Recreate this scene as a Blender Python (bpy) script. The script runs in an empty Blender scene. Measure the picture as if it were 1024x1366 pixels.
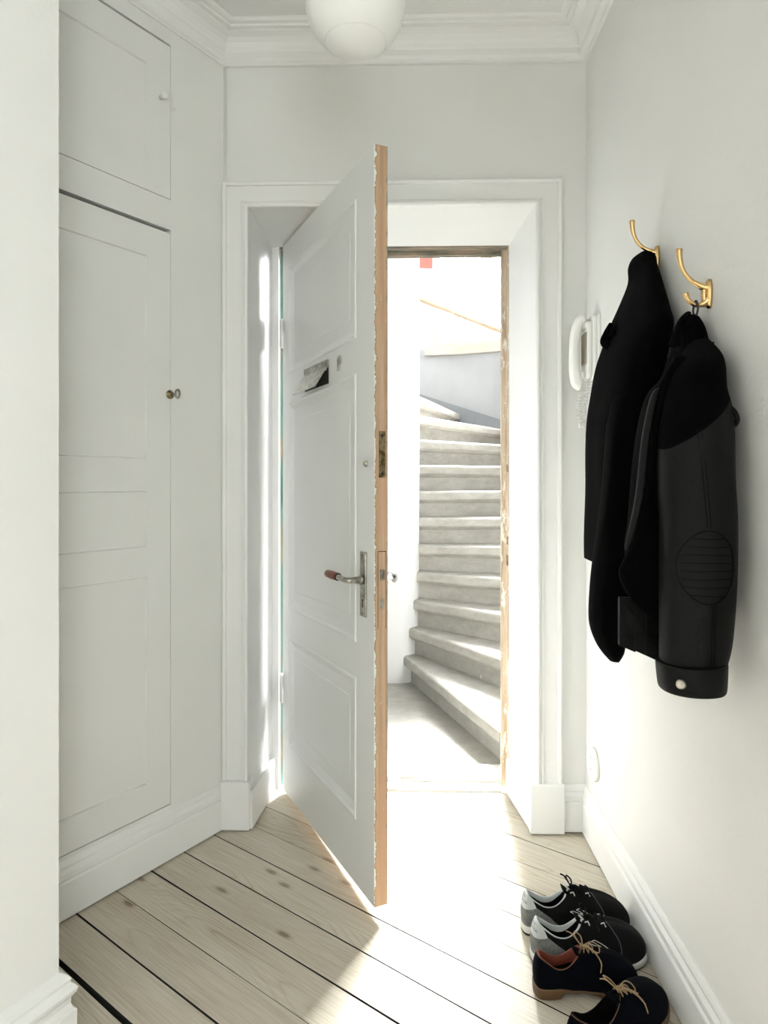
import bpy, bmesh, math, random
from mathutils import Vector, Matrix, noise
random.seed(7)
scene = bpy.context.scene
COL = scene.collection
PI = math.pi

# ------------------------------------------------------------------ helpers
class MB:
    """collects geometry for ONE mesh object"""
    def __init__(s):
        s.v = []; s.f = []; s.m = []; s.sm = []
    def add(s, vs, fs, mat=0, smooth=False):
        o = len(s.v)
        s.v += [tuple(v) for v in vs]
        for f in fs:
            s.f.append([i + o for i in f]); s.m.append(mat); s.sm.append(smooth)
    def box(s, x0, x1, y0, y1, z0, z1, mat=0, M=None):
        vs = [Vector((x, y, z)) for z in (z0, z1) for y in (y0, y1) for x in (x0, x1)]
        if M: vs = [M @ v for v in vs]
        s.add(vs, [(0, 2, 3, 1), (4, 5, 7, 6), (0, 1, 5, 4), (2, 6, 7, 3), (0, 4, 6, 2), (1, 3, 7, 5)], mat)
    def prism(s, pts, z0, z1, mat=0):
        n = len(pts)
        a = sum(pts[i][0] * pts[(i + 1) % n][1] - pts[(i + 1) % n][0] * pts[i][1] for i in range(n))
        if a < 0: pts = pts[::-1]
        zs0 = z0 if isinstance(z0, list) else [z0] * n
        s.add([(p[0], p[1], z0) for p in pts] + [(p[0], p[1], z1) for p in pts],
              [tuple(range(n - 1, -1, -1)), tuple(range(n, 2 * n))] +
              [(i, (i + 1) % n, n + (i + 1) % n, n + i) for i in range(n)], mat)
    def rings(s, rings, mat=0, smooth=True, closed=True, cap0=False, cap1=False, matf=None):
        n = len(rings[0]); o = len(s.v)
        for r in rings: s.v += [tuple(p) for p in r]
        rng = n if closed else n - 1
        for k in range(len(rings) - 1):
            for i in range(rng):
                j = (i + 1) % n
                s.f.append([o + k * n + i, o + k * n + j, o + (k + 1) * n + j, o + (k + 1) * n + i])
                s.m.append(matf(k, i) if matf else mat); s.sm.append(smooth)
        if cap0:
            s.f.append([o + i for i in range(n - 1, -1, -1)]); s.m.append(mat); s.sm.append(False)
        if cap1:
            b = o + (len(rings) - 1) * n
            s.f.append([b + i for i in range(n)]); s.m.append(mat); s.sm.append(False)
    def tube(s, pts, r, n=8, mat=0, flat=1.0):
        pts = [Vector(p) for p in pts]
        rs = r if isinstance(r, (list, tuple)) else [r] * len(pts)
        rings = []; up = None
        for i, p in enumerate(pts):
            t = (pts[min(i + 1, len(pts) - 1)] - pts[max(i - 1, 0)]).normalized()
            if up is None:
                up = Vector((0, 0, 1)) if abs(t.z) < .9 else Vector((1, 0, 0))
            a = t.cross(up)
            if a.length < 1e-6: a = t.orthogonal()
            a.normalize(); b = a.cross(t).normalized(); up = b
            rings.append([p + a * (math.cos(2 * PI * k / n) * rs[i]) + b * (math.sin(2 * PI * k / n) * rs[i] * flat) for k in range(n)])
        s.rings(rings, mat, True, True, True, True)
    def build(s, name, mats, parent=None, loc=None, rot=None, merge=False, bevel=0, sub=0, autosm=True):
        me = bpy.data.meshes.new(name)
        me.from_pydata(s.v, [], s.f)
        if not isinstance(mats, (list, tuple)): mats = [mats]
        for m in mats: me.materials.append(m)
        for p, mi, sm in zip(me.polygons, s.m, s.sm):
            p.material_index = mi; p.use_smooth = sm
        me.update()
        bm = bmesh.new(); bm.from_mesh(me)
        if merge: bmesh.ops.remove_doubles(bm, verts=bm.verts, dist=1e-5)
        bmesh.ops.recalc_face_normals(bm, faces=bm.faces)
        bm.to_mesh(me); bm.free()
        o = bpy.data.objects.new(name, me); COL.objects.link(o)
        if parent: o.parent = parent
        if loc: o.location = loc
        if rot: o.rotation_euler = rot
        if bevel:
            b = o.modifiers.new('bevel', 'BEVEL'); b.width = bevel; b.segments = 2; b.limit_method = 'ANGLE'
        if sub:
            q = o.modifiers.new('sub', 'SUBSURF'); q.levels = sub; q.render_levels = sub
        return o

def smooth_path(pts, k=8, closed=False):
    P = [Vector(p) for p in pts]; n = len(P); out = []
    rng = n if closed else n - 1
    for i in range(rng):
        if closed: a, b, c, d = P[(i - 1) % n], P[i], P[(i + 1) % n], P[(i + 2) % n]
        else: a, b, c, d = P[max(i - 1, 0)], P[i], P[i + 1], P[min(i + 2, n - 1)]
        for j in range(k):
            t = j / k
            out.append(.5 * ((2 * b) + (-a + c) * t + (2 * a - 5 * b + 4 * c - d) * t * t + (-a + 3 * b - 3 * c + d) * t ** 3))
    if not closed: out.append(P[-1])
    return out

def resample(pts, n, closed=False):
    P = [Vector(p) for p in pts]
    if closed: P = P + [P[0]]
    L = [0]
    for i in range(1, len(P)): L.append(L[-1] + (P[i] - P[i - 1]).length)
    out = []; j = 0; m = n if closed else n - 1
    for i in range(n):
        d = L[-1] * i / m
        while j < len(L) - 2 and L[j + 1] < d: j += 1
        t = (d - L[j]) / max(L[j + 1] - L[j], 1e-9)
        out.append(P[j].lerp(P[j + 1], min(max(t, 0), 1)))
    return out

def tag(o, label=None, cat=None, group=None, kind=None):
    if label: o['label'] = label
    if cat: o['category'] = cat
    if group: o['group'] = group
    if kind: o['kind'] = kind
    return o
def struct(o):
    o['kind'] = 'structure'; return o
def empty(name, loc=(0, 0, 0), rot=(0, 0, 0)):
    o = bpy.data.objects.new(name, None); COL.objects.link(o)
    o.location = loc; o.rotation_euler = rot; o.empty_display_size = .1
    return o

# ------------------------------------------------------------------ materials
def mat(name, col=(.8, .8, .8), rough=.5, metal=0, spec=.5, build=None, **kw):
    m = bpy.data.materials.new(name); m.use_nodes = True
    nt = m.node_tree; b = nt.nodes['Principled BSDF']
    b.inputs['Base Color'].default_value = (*col, 1)
    b.inputs['Roughness'].default_value = rough
    b.inputs['Metallic'].default_value = metal
    b.inputs['Specular IOR Level'].default_value = spec
    for k, v in kw.items(): b.inputs[k.replace('_', ' ')].default_value = v
    if build: build(nt, b)
    return m
def N(nt, t, **kw):
    n = nt.nodes.new(t)
    for k, v in kw.items():
        if k in n.inputs: n.inputs[k].default_value = v
        else: setattr(n, k, v)
    return n
def ramp(nt, fac, stops):
    r = nt.nodes.new('ShaderNodeValToRGB')
    while len(r.color_ramp.elements) > 1: r.color_ramp.elements.remove(r.color_ramp.elements[-1])
    r.color_ramp.elements[0].position = stops[0][0]; r.color_ramp.elements[0].color = (*stops[0][1], 1)
    for p, c in stops[1:]:
        e = r.color_ramp.elements.new(p); e.color = (*c, 1)
    nt.links.new(fac, r.inputs[0]); return r.outputs[0]
def coords(nt, scale=(1, 1, 1), kind='Object'):
    c = nt.nodes.new('ShaderNodeTexCoord'); mp = nt.nodes.new('ShaderNodeMapping')
    mp.inputs['Scale'].default_value = scale
    nt.links.new(c.outputs[kind], mp.inputs[0]); return mp.outputs[0]
def noise_tex(nt, vec, scale, detail=4, rough=.5, dist=0):
    n = N(nt, 'ShaderNodeTexNoise'); n.inputs['Scale'].default_value = scale
    n.inputs['Detail'].default_value = detail; n.inputs['Roughness'].default_value = rough
    n.inputs['Distortion'].default_value = dist
    nt.links.new(vec, n.inputs['Vector']); return n.outputs[0]
def bump(nt, b, h, strength, dist=.002):
    n = N(nt, 'ShaderNodeBump'); n.inputs['Strength'].default_value = strength; n.inputs['Distance'].default_value = dist
    nt.links.new(h, n.inputs['Height']); nt.links.new(n.outputs[0], b.inputs['Normal'])
def mix(nt, fac, a, b, mode='MIX'):
    n = nt.nodes.new('ShaderNodeMix'); n.data_type = 'RGBA'; n.blend_type = mode
    for sock, v in ((n.inputs[0], fac), (n.inputs[6], a), (n.inputs[7], b)):
        if isinstance(v, (int, float)): sock.default_value = v
        elif isinstance(v, tuple): sock.default_value = (*v, 1)
        else: nt.links.new(v, sock)
    return n.outputs[2]
def mth(nt, op, a, b=0, c=0):
    n = nt.nodes.new('ShaderNodeMath'); n.operation = op
    for i, v in enumerate((a, b, c)):
        if isinstance(v, (int, float)): n.inputs[i].default_value = v
        else: nt.links.new(v, n.inputs[i])
    return n.outputs[0]

def plaster(c1, c2, sc=60, st=.12):
    def f(nt, b):
        v = coords(nt)
        n = noise_tex(nt, v, 3, 3)
        nt.links.new(ramp(nt, n, [(.35, c1), (.7, c2)]), b.inputs['Base Color'])
        bump(nt, b, noise_tex(nt, v, sc, 5), st)
    return f
M_wall = mat('wall_paint', rough=.75, spec=.25, build=plaster((.72, .725, .705), (.74, .745, .725), 90, .18))
M_wall_warm = mat('wall_paint_right', rough=.7, spec=.3, build=plaster((.71, .71, .69), (.73, .73, .71), 110, .3))
M_ceil = mat('ceiling_paint', rough=.8, spec=.2, build=plaster((.71, .715, .70), (.74, .745, .73), 40, .1))
M_trim = mat('trim_gloss_paint', rough=.38, spec=.45, build=plaster((.74, .745, .73), (.77, .775, .76), 25, .10))
M_cab = mat('cupboard_paint', rough=.45, spec=.4, build=plaster((.72, .725, .70), (.75, .755, .73), 25, .1))
M_door = mat('door_gloss_paint', rough=.32, spec=.5, build=plaster((.73, .74, .73), (.75, .76, .75), 18, .08))
M_dark = mat('dark_gap', (.015, .014, .012), .9)
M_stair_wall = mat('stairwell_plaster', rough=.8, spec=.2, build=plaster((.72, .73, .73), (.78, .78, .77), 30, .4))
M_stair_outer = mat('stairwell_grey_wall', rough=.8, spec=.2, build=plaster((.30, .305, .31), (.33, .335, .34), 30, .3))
M_stair_grey = mat('stairwell_grey_paint', rough=.7, build=plaster((.17, .18, .19), (.20, .21, .22), 30, .2))
M_redband = mat('red_brown_band', (.26, .08, .06), .6)

def f_floor(nt, b):
    uv = N(nt, 'ShaderNodeUVMap'); uv.uv_map = 'board'
    at = N(nt, 'ShaderNodeAttribute'); at.attribute_name = 'tone'
    def mp(sx, sy):
        m = N(nt, 'ShaderNodeMapping'); m.inputs['Scale'].default_value = (sx, sy, 1)
        nt.links.new(uv.outputs[0], m.inputs[0]); return m.outputs[0]
    vo = N(nt, 'ShaderNodeTexVoronoi'); vo.voronoi_dimensions = '2D'; nt.links.new(mp(2.1, 5.6), vo.inputs['Vector']); vo.inputs['Scale'].default_value = 1.0
    kbump = mth(nt, 'EXPONENT', mth(nt, 'MULTIPLY', mth(nt, 'MULTIPLY', vo.outputs['Distance'], vo.outputs['Distance']), -9))
    # slow warp of the growth rings along the board
    warp = noise_tex(nt, mp(.8, 6.0), 1.0, 1.5, .4)
    sep = N(nt, 'ShaderNodeSeparateXYZ'); nt.links.new(mp(1, 1), sep.inputs[0])
    y = mth(nt, 'ADD', mth(nt, 'MULTIPLY', sep.outputs[1], 95), mth(nt, 'ADD', mth(nt, 'MULTIPLY', warp, 85), mth(nt, 'MULTIPLY', kbump, 11)))
    ringv = mth(nt, 'ABSOLUTE', mth(nt, 'SINE', y))
    ringv = mth(nt, 'POWER', ringv, .45)
    grain = noise_tex(nt, mp(5, 260), 1.0, 6, .6)
    g1 = ramp(nt, grain, [(.32, (.66, .62, .54)), (.60, (1, 1, 1))])
    base = mix(nt, at.outputs['Fac'], (.54, .49, .40), (.65, .61, .52))
    r1 = ramp(nt, ringv, [(.0, (.66, .56, .43)), (.5, (.88, .84, .76)), (.9, (1, 1, 1))])
    msk = ramp(nt, noise_tex(nt, mp(.9, 3.0), 1.3, 2), [(.42, (.15, .15, .15)), (.60, (.95, .95, .95))])
    c = mix(nt, msk, base, mix(nt, .9, base, r1, 'MULTIPLY'))
    c = mix(nt, .85, c, g1, 'MULTIPLY')
    # knots
    kd = mth(nt, 'ADD', mth(nt, 'MULTIPLY', vo.outputs['Distance'], 1.7), mth(nt, 'MULTIPLY', noise_tex(nt, mp(30, 90), 1, 2), .05))
    kn = ramp(nt, kd, [(.0, (.25, .21, .17)), (.075, (.33, .27, .21)), (.11, (.80, .72, .60)), (.17, (1, 1, 1))])
    c = mix(nt, .85, c, kn, 'MULTIPLY')
    stk = noise_tex(nt, mp(9, 60), 1.0, 3, .6)
    c = mix(nt, ramp(nt, stk, [(.70, (0, 0, 0)), (.78, (.55, .55, .55))]), c, (.27, .23, .18))
    # worn white soap treatment
    ww = ramp(nt, noise_tex(nt, mp(1.5, 9), 1.7, 4, .65), [(.35, (.0, .0, .0)), (.75, (.32, .32, .32))])
    c = mix(nt, ww, c, (.72, .69, .61))
    nt.links.new(c, b.inputs['Base Color'])
    nt.links.new(mth(nt, 'ADD', mth(nt, 'MULTIPLY', grain, .25), .33), b.inputs['Roughness'])
    bump(nt, b, grain, .12, .001)
M_floor = mat('soaped_pine_boards', spec=.35, build=f_floor)

def f_bare(nt, b):
    v = coords(nt, (40, 60, 1.6))
    n = noise_tex(nt, v, 1.0, 5, .6)
    c = ramp(nt, n, [(.3, (.38, .24, .15)), (.5, (.50, .34, .22)), (.7, (.60, .45, .32))])
    v2 = coords(nt, (1, 1, 1)); n2 = noise_tex(nt, v2, 2.2, 2)
    c = mix(nt, ramp(nt, n2, [(.42, (0, 0, 0)), (.62, (.6, .6, .6))]), c, (.60, .37, .23))
    # rows of old paint flecks on the leaf edge
    fl_ = noise_tex(nt, coords(nt, (120, 120, 25)), 1.0, 5, .75)
    c = mix(nt, ramp(nt, fl_, [(.64, (0, 0, 0)), (.67, (1, 1, 1))]), c, (.62, .60, .50))
    # paint film broken off along the front arris (object y near 0 is the front of the leaf)
    oc = N(nt, 'ShaderNodeTexCoord'); sp = N(nt, 'ShaderNodeSeparateXYZ'); nt.links.new(oc.outputs['Object'], sp.inputs[0])
    jag = noise_tex(nt, coords(nt, (14, 14, 34)), 1.0, 8, .8)
    lim = mth(nt, 'MULTIPLY', mth(nt, 'SUBTRACT', jag, .42), .038)
    ms = mth(nt, 'LESS_THAN', sp.outputs[1], lim)
    c = mix(nt, ms, c, (.76, .77, .73))
    lim2 = mth(nt, 'ADD', lim, .0022)
    ms2 = mth(nt, 'MULTIPLY', mth(nt, 'LESS_THAN', sp.outputs[1], lim2), mth(nt, 'SUBTRACT', 1.0, ms))
    c = mix(nt, ms2, c, (.28, .20, .12))
    jb = noise_tex(nt, coords(nt, (10, 10, 30)), 1.3, 5, .75)
    limb = mth(nt, 'SUBTRACT', .052, mth(nt, 'MULTIPLY', jb, .027))
    c = mix(nt, mth(nt, 'GREATER_THAN', sp.outputs[1], limb), c, (.30, .27, .20))
    nt.links.new(c, b.inputs['Base Color']); bump(nt, b, n, .5, .002)
M_bare = mat('bare_pine_edge', rough=.65, spec=.3, build=f_bare)
def f_frame(nt, b):
    v = coords(nt, (60, 60, 3)); n = noise_tex(nt, v, 1.0, 5, .65)
    c = ramp(nt, n, [(.3, (.30, .22, .15)), (.5, (.50, .40, .29)), (.7, (.66, .58, .46))])
    n2 = noise_tex(nt, coords(nt, (45, 45, 14)), 1.0, 6, .75)
    c = mix(nt, ramp(nt, n2, [(.55, (0, 0, 0)), (.6, (1, 1, 1))]), c, (.78, .76, .70))
    nt.links.new(c, b.inputs['Base Color']); bump(nt, b, n2, .6, .003)
M_frame_bare = mat('chipped_frame_wood', rough=.7, build=f_frame)
def f_lintel(nt, b):
    n = noise_tex(nt, coords(nt, (6, 50, 50)), 1.0, 5, .7)
    c = ramp(nt, n, [(.35, (.10, .09, .07)), (.5, (.22, .20, .15)), (.62, (.36, .26, .19)), (.75, (.5, .47, .40))])
    nt.links.new(c, b.inputs['Base Color']); bump(nt, b, n, .6, .003)
M_lintel = mat('weathered_lintel_wood', rough=.8, build=f_lintel)
def f_green(nt, b):
    n = noise_tex(nt, coords(nt, (40, 40, 5)), 1.0, 4, .6)
    c = ramp(nt, n, [(.3, (.06, .18, .15)), (.48, (.16, .33, .28)), (.58, (.25, .28, .22)), (.7, (.50, .30, .17))])
    nt.links.new(c, b.inputs['Base Color'])
M_green = mat('old_green_paint', rough=.6, build=f_green)
def f_thresh(nt, b):
    n = noise_tex(nt, coords(nt, (9, 60, 60)), 1.0, 6, .75)
    c = ramp(nt, n, [(.36, (.34, .26, .18)), (.42, (.72, .70, .64)), (.8, (.80, .79, .75))])
    nt.links.new(c, b.inputs['Base Color']); bump(nt, b, n, .6, .003)
M_thresh = mat('worn_threshold_paint', rough=.55, build=f_thresh)
def f_stone(nt, b):
    v = coords(nt); n = noise_tex(nt, coords(nt, (1, 1, 2.2)), 9, 7, .7)
    c = ramp(nt, n, [(.3, (.33, .315, .275)), (.5, (.40, .385, .345)), (.72, (.48, .47, .43))])
    n2 = noise_tex(nt, v, 160, 3, .6)
    c = mix(nt, .45, c, ramp(nt, n2, [(.3, (.7, .7, .68)), (.6, (1, 1, 1))]), 'MULTIPLY')
    n3 = noise_tex(nt, v, 26, 2, .5)
    c = mix(nt, ramp(nt, n3, [(.76, (0, 0, 0)), (.80, (.8, .8, .8))]), c, (.75, .75, .72))
    nt.links.new(c, b.inputs['Base Color']); bump(nt, b, n2, .25, .002)
M_stone = mat('worn_grey_limestone', rough=.55, spec=.35, build=f_stone)
M_railwood = mat('light_rail_wood', (.36, .27, .18), .45)
M_sill = mat('pale_window_wood', (.36, .33, .28), .5)
def f_pane(nt, b):
    out = nt.nodes['Material Output']
    t = N(nt, 'ShaderNodeBsdfTransparent'); g = N(nt, 'ShaderNodeBsdfGlossy'); g.inputs['Roughness'].default_value = .02
    mx = N(nt, 'ShaderNodeMixShader'); mx.inputs[0].default_value = .06
    nt.links.new(t.outputs[0], mx.inputs[1]); nt.links.new(g.outputs[0], mx.inputs[2]); nt.links.new(mx.outputs[0], out.inputs['Surface'])
M_pane = mat('window_glass', (.9, .9, .9), .02, build=f_pane)

def f_brass(nt, b):
    n = noise_tex(nt, coords(nt), 30, 3)
    nt.links.new(mth(nt, 'ADD', mth(nt, 'MULTIPLY', n, .12), .14), b.inputs['Roughness'])
M_brass = mat('polished_brass', (.66, .46, .22), .22, 1.0, build=f_brass)
M_oldbrass = mat('aged_brass', (.34, .27, .16), .5, .9, build=lambda nt, b: nt.links.new(ramp(nt, noise_tex(nt, coords(nt), 60, 3), [(.35, (.14, .10, .05)), (.6, (.42, .33, .19))]), b.inputs['Base Color']))
M_nickel = mat('worn_nickel', (.55, .53, .46), .35, 1.0, build=lambda nt, b: nt.links.new(ramp(nt, noise_tex(nt, coords(nt), 50, 3), [(.35, (.27, .26, .22)), (.6, (.50, .48, .43))]), b.inputs['Base Color']))
M_steel = mat('steel', (.6, .6, .6), .25, 1.0)
M_grip = mat('brown_leather_grip', (.20, .06, .035), .5)
M_black = mat('black_plastic', (.02, .02, .02), .5)
M_phone = mat('white_plastic', (.80, .80, .77), .3)
M_phone_dark = mat('taupe_plastic', (.30, .26, .20), .5)
M_globe = mat('opal_glass', (.84, .85, .83), .5, 0, .3, Subsurface_Weight=.3, Subsurface_Radius=(.05, .05, .05))
def f_wool(col, sh):
    def f(nt, b):
        v = coords(nt); n = noise_tex(nt, v, 400, 3)
        bump(nt, b, n, .5, .001)
        b.inputs['Sheen Weight'].default_value = sh; b.inputs['Sheen Roughness'].default_value = .4
    return f
M_wool = mat('black_wool', (.0016, .0016, .0018), .95, spec=.04, build=f_wool(0, .004))
def f_leather(nt, b):
    v = coords(nt); vo = N(nt, 'ShaderNodeTexVoronoi'); vo.inputs['Scale'].default_value = 260
    nt.links.new(v, vo.inputs['Vector']); bump(nt, b, vo.outputs['Distance'], .35, .001)
M_leather = mat('black_leather', (.0035, .0038, .004), .55, spec=.14, build=f_leather)
M_seam = mat('black_seam', (.003, .003, .003), .9, spec=.1)
M_hem = mat('leather_edge', (.10, .10, .09), .5)
M_suede_blk = mat('black_suede', (.006, .006, .006), .95, spec=.08, build=f_wool(0, .02))
M_suede_navy = mat('navy_black_suede', (.0022, .0027, .005), .95, spec=.06, build=f_wool(0, .01))
M_suede_grey = mat('grey_suede', (.20, .205, .20), .95, spec=.15, build=f_wool(0, .2))
M_shoe_white = mat('pale_grey_leather', (.45, .48, .48), .5)
M_midsole = mat('white_midsole', (.58, .58, .54), .6)
M_rubber = mat('black_rubber', (.012, .012, .012), .7)
M_sole_tan = mat('tan_leather_sole', (.105, .055, .022), .55)
M_lining_red = mat('red_brown_lining', (.15, .030, .014), .7)
M_lining_blk = mat('black_lining', (.004, .004, .004), .9, spec=.05)
M_lace_tan = mat('tan_cord', (.30, .21, .115), .8)
M_lace_blk = mat('black_cord', (.005, .005, .005), .8, spec=.1)
M_ink = mat('grey_print', (.09, .10, .10), .6)
M_refl = mat('silver_trim', (.60, .61, .60), .4)

# ------------------------------------------------------------------ room plan (metres; camera over the origin, y runs to the entrance door)
WX = .625                      # right wall
WY = 2.315                     # hall side of the entrance wall
CO = Vector((-.602, 2.305)); CD = Vector((-.5330, -.8461))       # cupboard wall: origin at the corner, direction towards the camera
CN = Vector((CD.y, -CD.x)) * -1                                  # into the room
if CN.x < 0: CN = -CN
NW = Vector((-.705, 1.392)); ND = Vector((-.455, -.890))
CS = .825                      # where the cupboard wall meets the return
RET = CO + CD * CS

def clip_half(poly, n, c):     # keep n.p <= c
    out = []
    for i in range(len(poly)):
        p, q = poly[i], poly[(i + 1) % len(poly)]
        dp, dq = n[0] * p[0] + n[1] * p[1] - c, n[0] * q[0] + n[1] * q[1] - c
        if dp <= 0: out.append(p)
        if dp * dq < 0:
            t = dp / (dp - dq); out.append((p[0] + (q[0] - p[0]) * t, p[1] + (q[1] - p[1]) * t))
    return out

# floor boards ------------------------------------------------------
BA = Vector((.799, -.602)); BN = Vector((.602, .799))
bounds = [2.30, 2.18, 2.045, 1.918, 1.807, 1.673, 1.552, 1.432, 1.307, 1.182, 1.061, .938, .817]
GS = 1.35
gaps = {2.18: .0012, 2.045: .0022, 1.918: .001, 1.807: .0022, 1.673: .0016, 1.552: .0008, 1.432: .0028, 1.307: .0030, 1.182: .0040, 1.061: .0016, .938: .0042, .817: .010}
k = .817
while k > -5.2:
    k -= .124; bounds.append(k); gaps[k] = random.choice([.001, .002, .003, .004])
bounds = [2.42, 2.54, 2.66][::-1] + bounds
fm = bmesh.new(); uvl = fm.loops.layers.uv.new('board'); tl = fm.loops.layers.float_color.new('tone')
butts = {1.432: -1.098, 1.307: -.3, .938: .4}
for i in range(len(bounds) - 1):
    hi, lo = bounds[i], bounds[i + 1]
    gh, gl = gaps.get(hi, .0015) / 2 * GS, gaps.get(lo, .0015) / 2 * GS
    runs = [(-6.0, 6.0)]
    if lo in butts: runs = [(-6.0, butts[lo] - .0006), (butts[lo] + .0006, 6.0)]
    for (a0, a1) in runs:
        pts = []
        K = 60; jit = .35
        # slightly irregular edges
        for j in range(K + 1):
            a = a0 + (a1 - a0) * j / K
            w = gl * (1 + jit * (noise.noise((a * 3, lo * 20, 0))) * 2)
            pts.append(BA * a + BN * (lo + w))
        for j in range(K, -1, -1):
            a = a0 + (a1 - a0) * j / K
            w = gh * (1 + jit * (noise.noise((a * 3, hi * 20, 5))) * 2)
            pts.append(BA * a + BN * (hi - w))
        poly = [(p.x, p.y) for p in pts]
        for n, c in (((1, 0), WX - .004), ((0, 1), 2.60), ((0, -1), 3.6), ((-1, 0), 3.8)):
            poly = clip_half(poly, n, c)
            if len(poly) < 3: break
        if len(poly) < 3: continue
        rnd = random.random(); off = random.random() * 50; tone = random.random()
        top = [fm.verts.new((p[0], p[1], 0)) for p in poly]
        bot = [fm.verts.new((p[0], p[1], -.022)) for p in poly]
        n = len(poly)
        faces = [fm.faces.new(top)] + [fm.faces.new((top[q], bot[q], bot[(q + 1) % n], top[(q + 1) % n])) for q in range(n)]
        for f in faces:
            for l in f.loops:
                p = Vector((l.vert.co.x, l.vert.co.y))
                l[uvl].uv = (p.dot(BA) + off, p.dot(BN) + off * .37)
                l[tl] = (tone, tone, tone, 1)
bmesh.ops.recalc_face_normals(fm, faces=fm.faces)
me = bpy.data.meshes.new('floor'); fm.to_mesh(me); fm.free(); me.materials.append(M_floor); me.materials.append(M_dark)
for p in me.polygons:
    if abs(p.normal.z) < .5: p.material_index = 1
fo = bpy.data.objects.new('floor', me); COL.objects.link(fo); struct(fo)
m = MB(); m.box(-3.9, WX + .1, -3.6, 2.6, -.08, -.0225); struct(m.build('floor', M_dark))

# walls --------------------------------------------------------------
m = MB(); m.box(WX, WX + .15, -1.2, WY, -.08, 2.9); m.box(WX, WX + .15, -3.6, -3.3, -.08, 2.9); m.box(WX, WX + .15, -3.3, -1.2, -.08, .35); m.box(WX, WX + .15, -3.3, -1.2, 2.4, 2.9); struct(m.build('wall_right', M_wall_warm))
m = MB()
m.box(-1.75, -.515, WY, 2.78, -.08, 2.9); m.box(.452, 2.1, WY, 2.78, -.08, 2.9); m.box(-.515, .452, WY, 2.78, 2.108, 2.9)
struct(m.build('wall_back', M_wall))
def C2(s, d=0): # plan point on cupboard wall, d into the room
    p = CO + CD * s + CN * d; return (p.x, p.y)
cabM = Matrix.Translation((CO.x, CO.y, 0)) @ Matrix.Rotation(math.atan2(CD.y, CD.x), 4, 'Z')
# local frame of the cupboard wall: x away from the corner, y = ? (room side is +CN)
ysgn = 1 if (cabM.to_3x3() @ Vector((0, 1, 0))).dot(Vector((CN.x, CN.y, 0))) > 0 else -1
def cbox(mb, s0, s1, d0, d1, z0, z1, mi=0):
    a, b = sorted((d0 * ysgn, d1 * ysgn)); mb.box(s0, s1, a, b, z0, z1, mi, cabM)
m = MB()
S0, S1 = .219, .775
cbox(m, -.02, S0, -.10, 0, -.08, 2.9)
cbox(m, S1, CS + .1, -.10, 0, -.08, 2.9)
cbox(m, S0, S1, -.10, 0, -.08, .168)
cbox(m, S0, S1, -.10, 0, 1.966, 2.060)
cbox(m, S0, S1, -.10, 0, 2.545, 2.9)
struct(m.build('wall_left', M_cab))
# return and near wall
m = MB()
q = [NW, RET + (RET - NW) * .1, RET + (RET - NW) * .1 + ND * 5.3, NW + ND * 5.3]
m.prism([(p.x, p.y) for p in q], -.08, 2.9)
struct(m.build('wall_left_near', M_wall))
m = MB(); m.box(-3.9, WX + .15, -3.6, WY, 2.69, 2.8); struct(m.build('ceiling', M_ceil))

# mitred sweeps along wall corners -----------------------------------
def sweep(path, prof, inward, mb, mi=0, smooth=False, ends=True):
    """path: plan points; prof: (d, z); inward: +1 room on the left of travel, -1 on the right"""
    P = [Vector(p) for p in path]; rings = []
    for i, p in enumerate(P):
        ds = []
        if i > 0: ds.append((P[i] - P[i - 1]).normalized())
        if i < len(P) - 1: ds.append((P[i + 1] - P[i]).normalized())
        ns = [Vector((-d.y, d.x)) * inward for d in ds]
        if len(ns) == 2:
            b = (ns[0] + ns[1]); b = b / max(b.dot(ns[0]), .2)
        else: b = ns[0]
        rings.append([(p.x + b.x * d, p.y + b.y * d, z) for d, z in prof])
    mb.rings(rings, mi, smooth, True, ends, ends)
corn = [(0, 2.59), (.012, 2.59), (.013, 2.596), (.020, 2.600), (.026, 2.608), (.027, 2.626), (.031, 2.632), (.033, 2.640), (.040, 2.652), (.052, 2.662), (.072, 2.669), (.073, 2.673),
        (.088, 2.674), (.090, 2.680), (.104, 2.681), (.112, 2.686), (.113, 2.70), (0, 2.70)]
m = MB()
nearend = NW + ND * 5.2
sweep([(WX, -3.55), (WX, WY), (CO.x - .004, WY), tuple(RET), tuple(NW), tuple(nearend)], corn, 1, m)
struct(m.build('trim_1', M_trim))
bprof = [(0, 0.0055), (.017, 0.0055), (.017, .100), (.015, .104), (.012, .106), (.014, .110), (.014, .124), (.010, .131), (.008, .135), (.0085, .141), (.006, .150), (.003, .157), (0, .158)]
m = MB(); sweep([(WX, -3.55), (WX, WY), (.545, WY)], bprof, 1, m); struct(m.build('baseboard_right', M_trim))
m = MB(); sweep([(CO.x - .002, CO.y + .006), C2(CS)], bprof, 1, m); struct(m.build('baseboard_left', M_trim))
bprof2 = [(0, 0.002), (.026, 0.002), (.026, .085), (.020, .090), (.017, .100), (.018, .112), (.026, .122), (.028, .130), (.024, .136), (.016, .142), (.018, .150), (.012, .158), (.003, .164), (0, .166)]
m = MB(); sweep([tuple(RET + (NW - RET) * .03), tuple(NW), tuple(nearend)], bprof2, 1, m); struct(m.build('baseboard_left_near', M_trim))
# corner bead between cupboard wall and back wall
m = MB(); m.tube([(-.598, WY - .004, .16), (-.598, WY - .004, 2.6)], .006, 8); struct(m.build('trim_2', M_wall))

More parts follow.
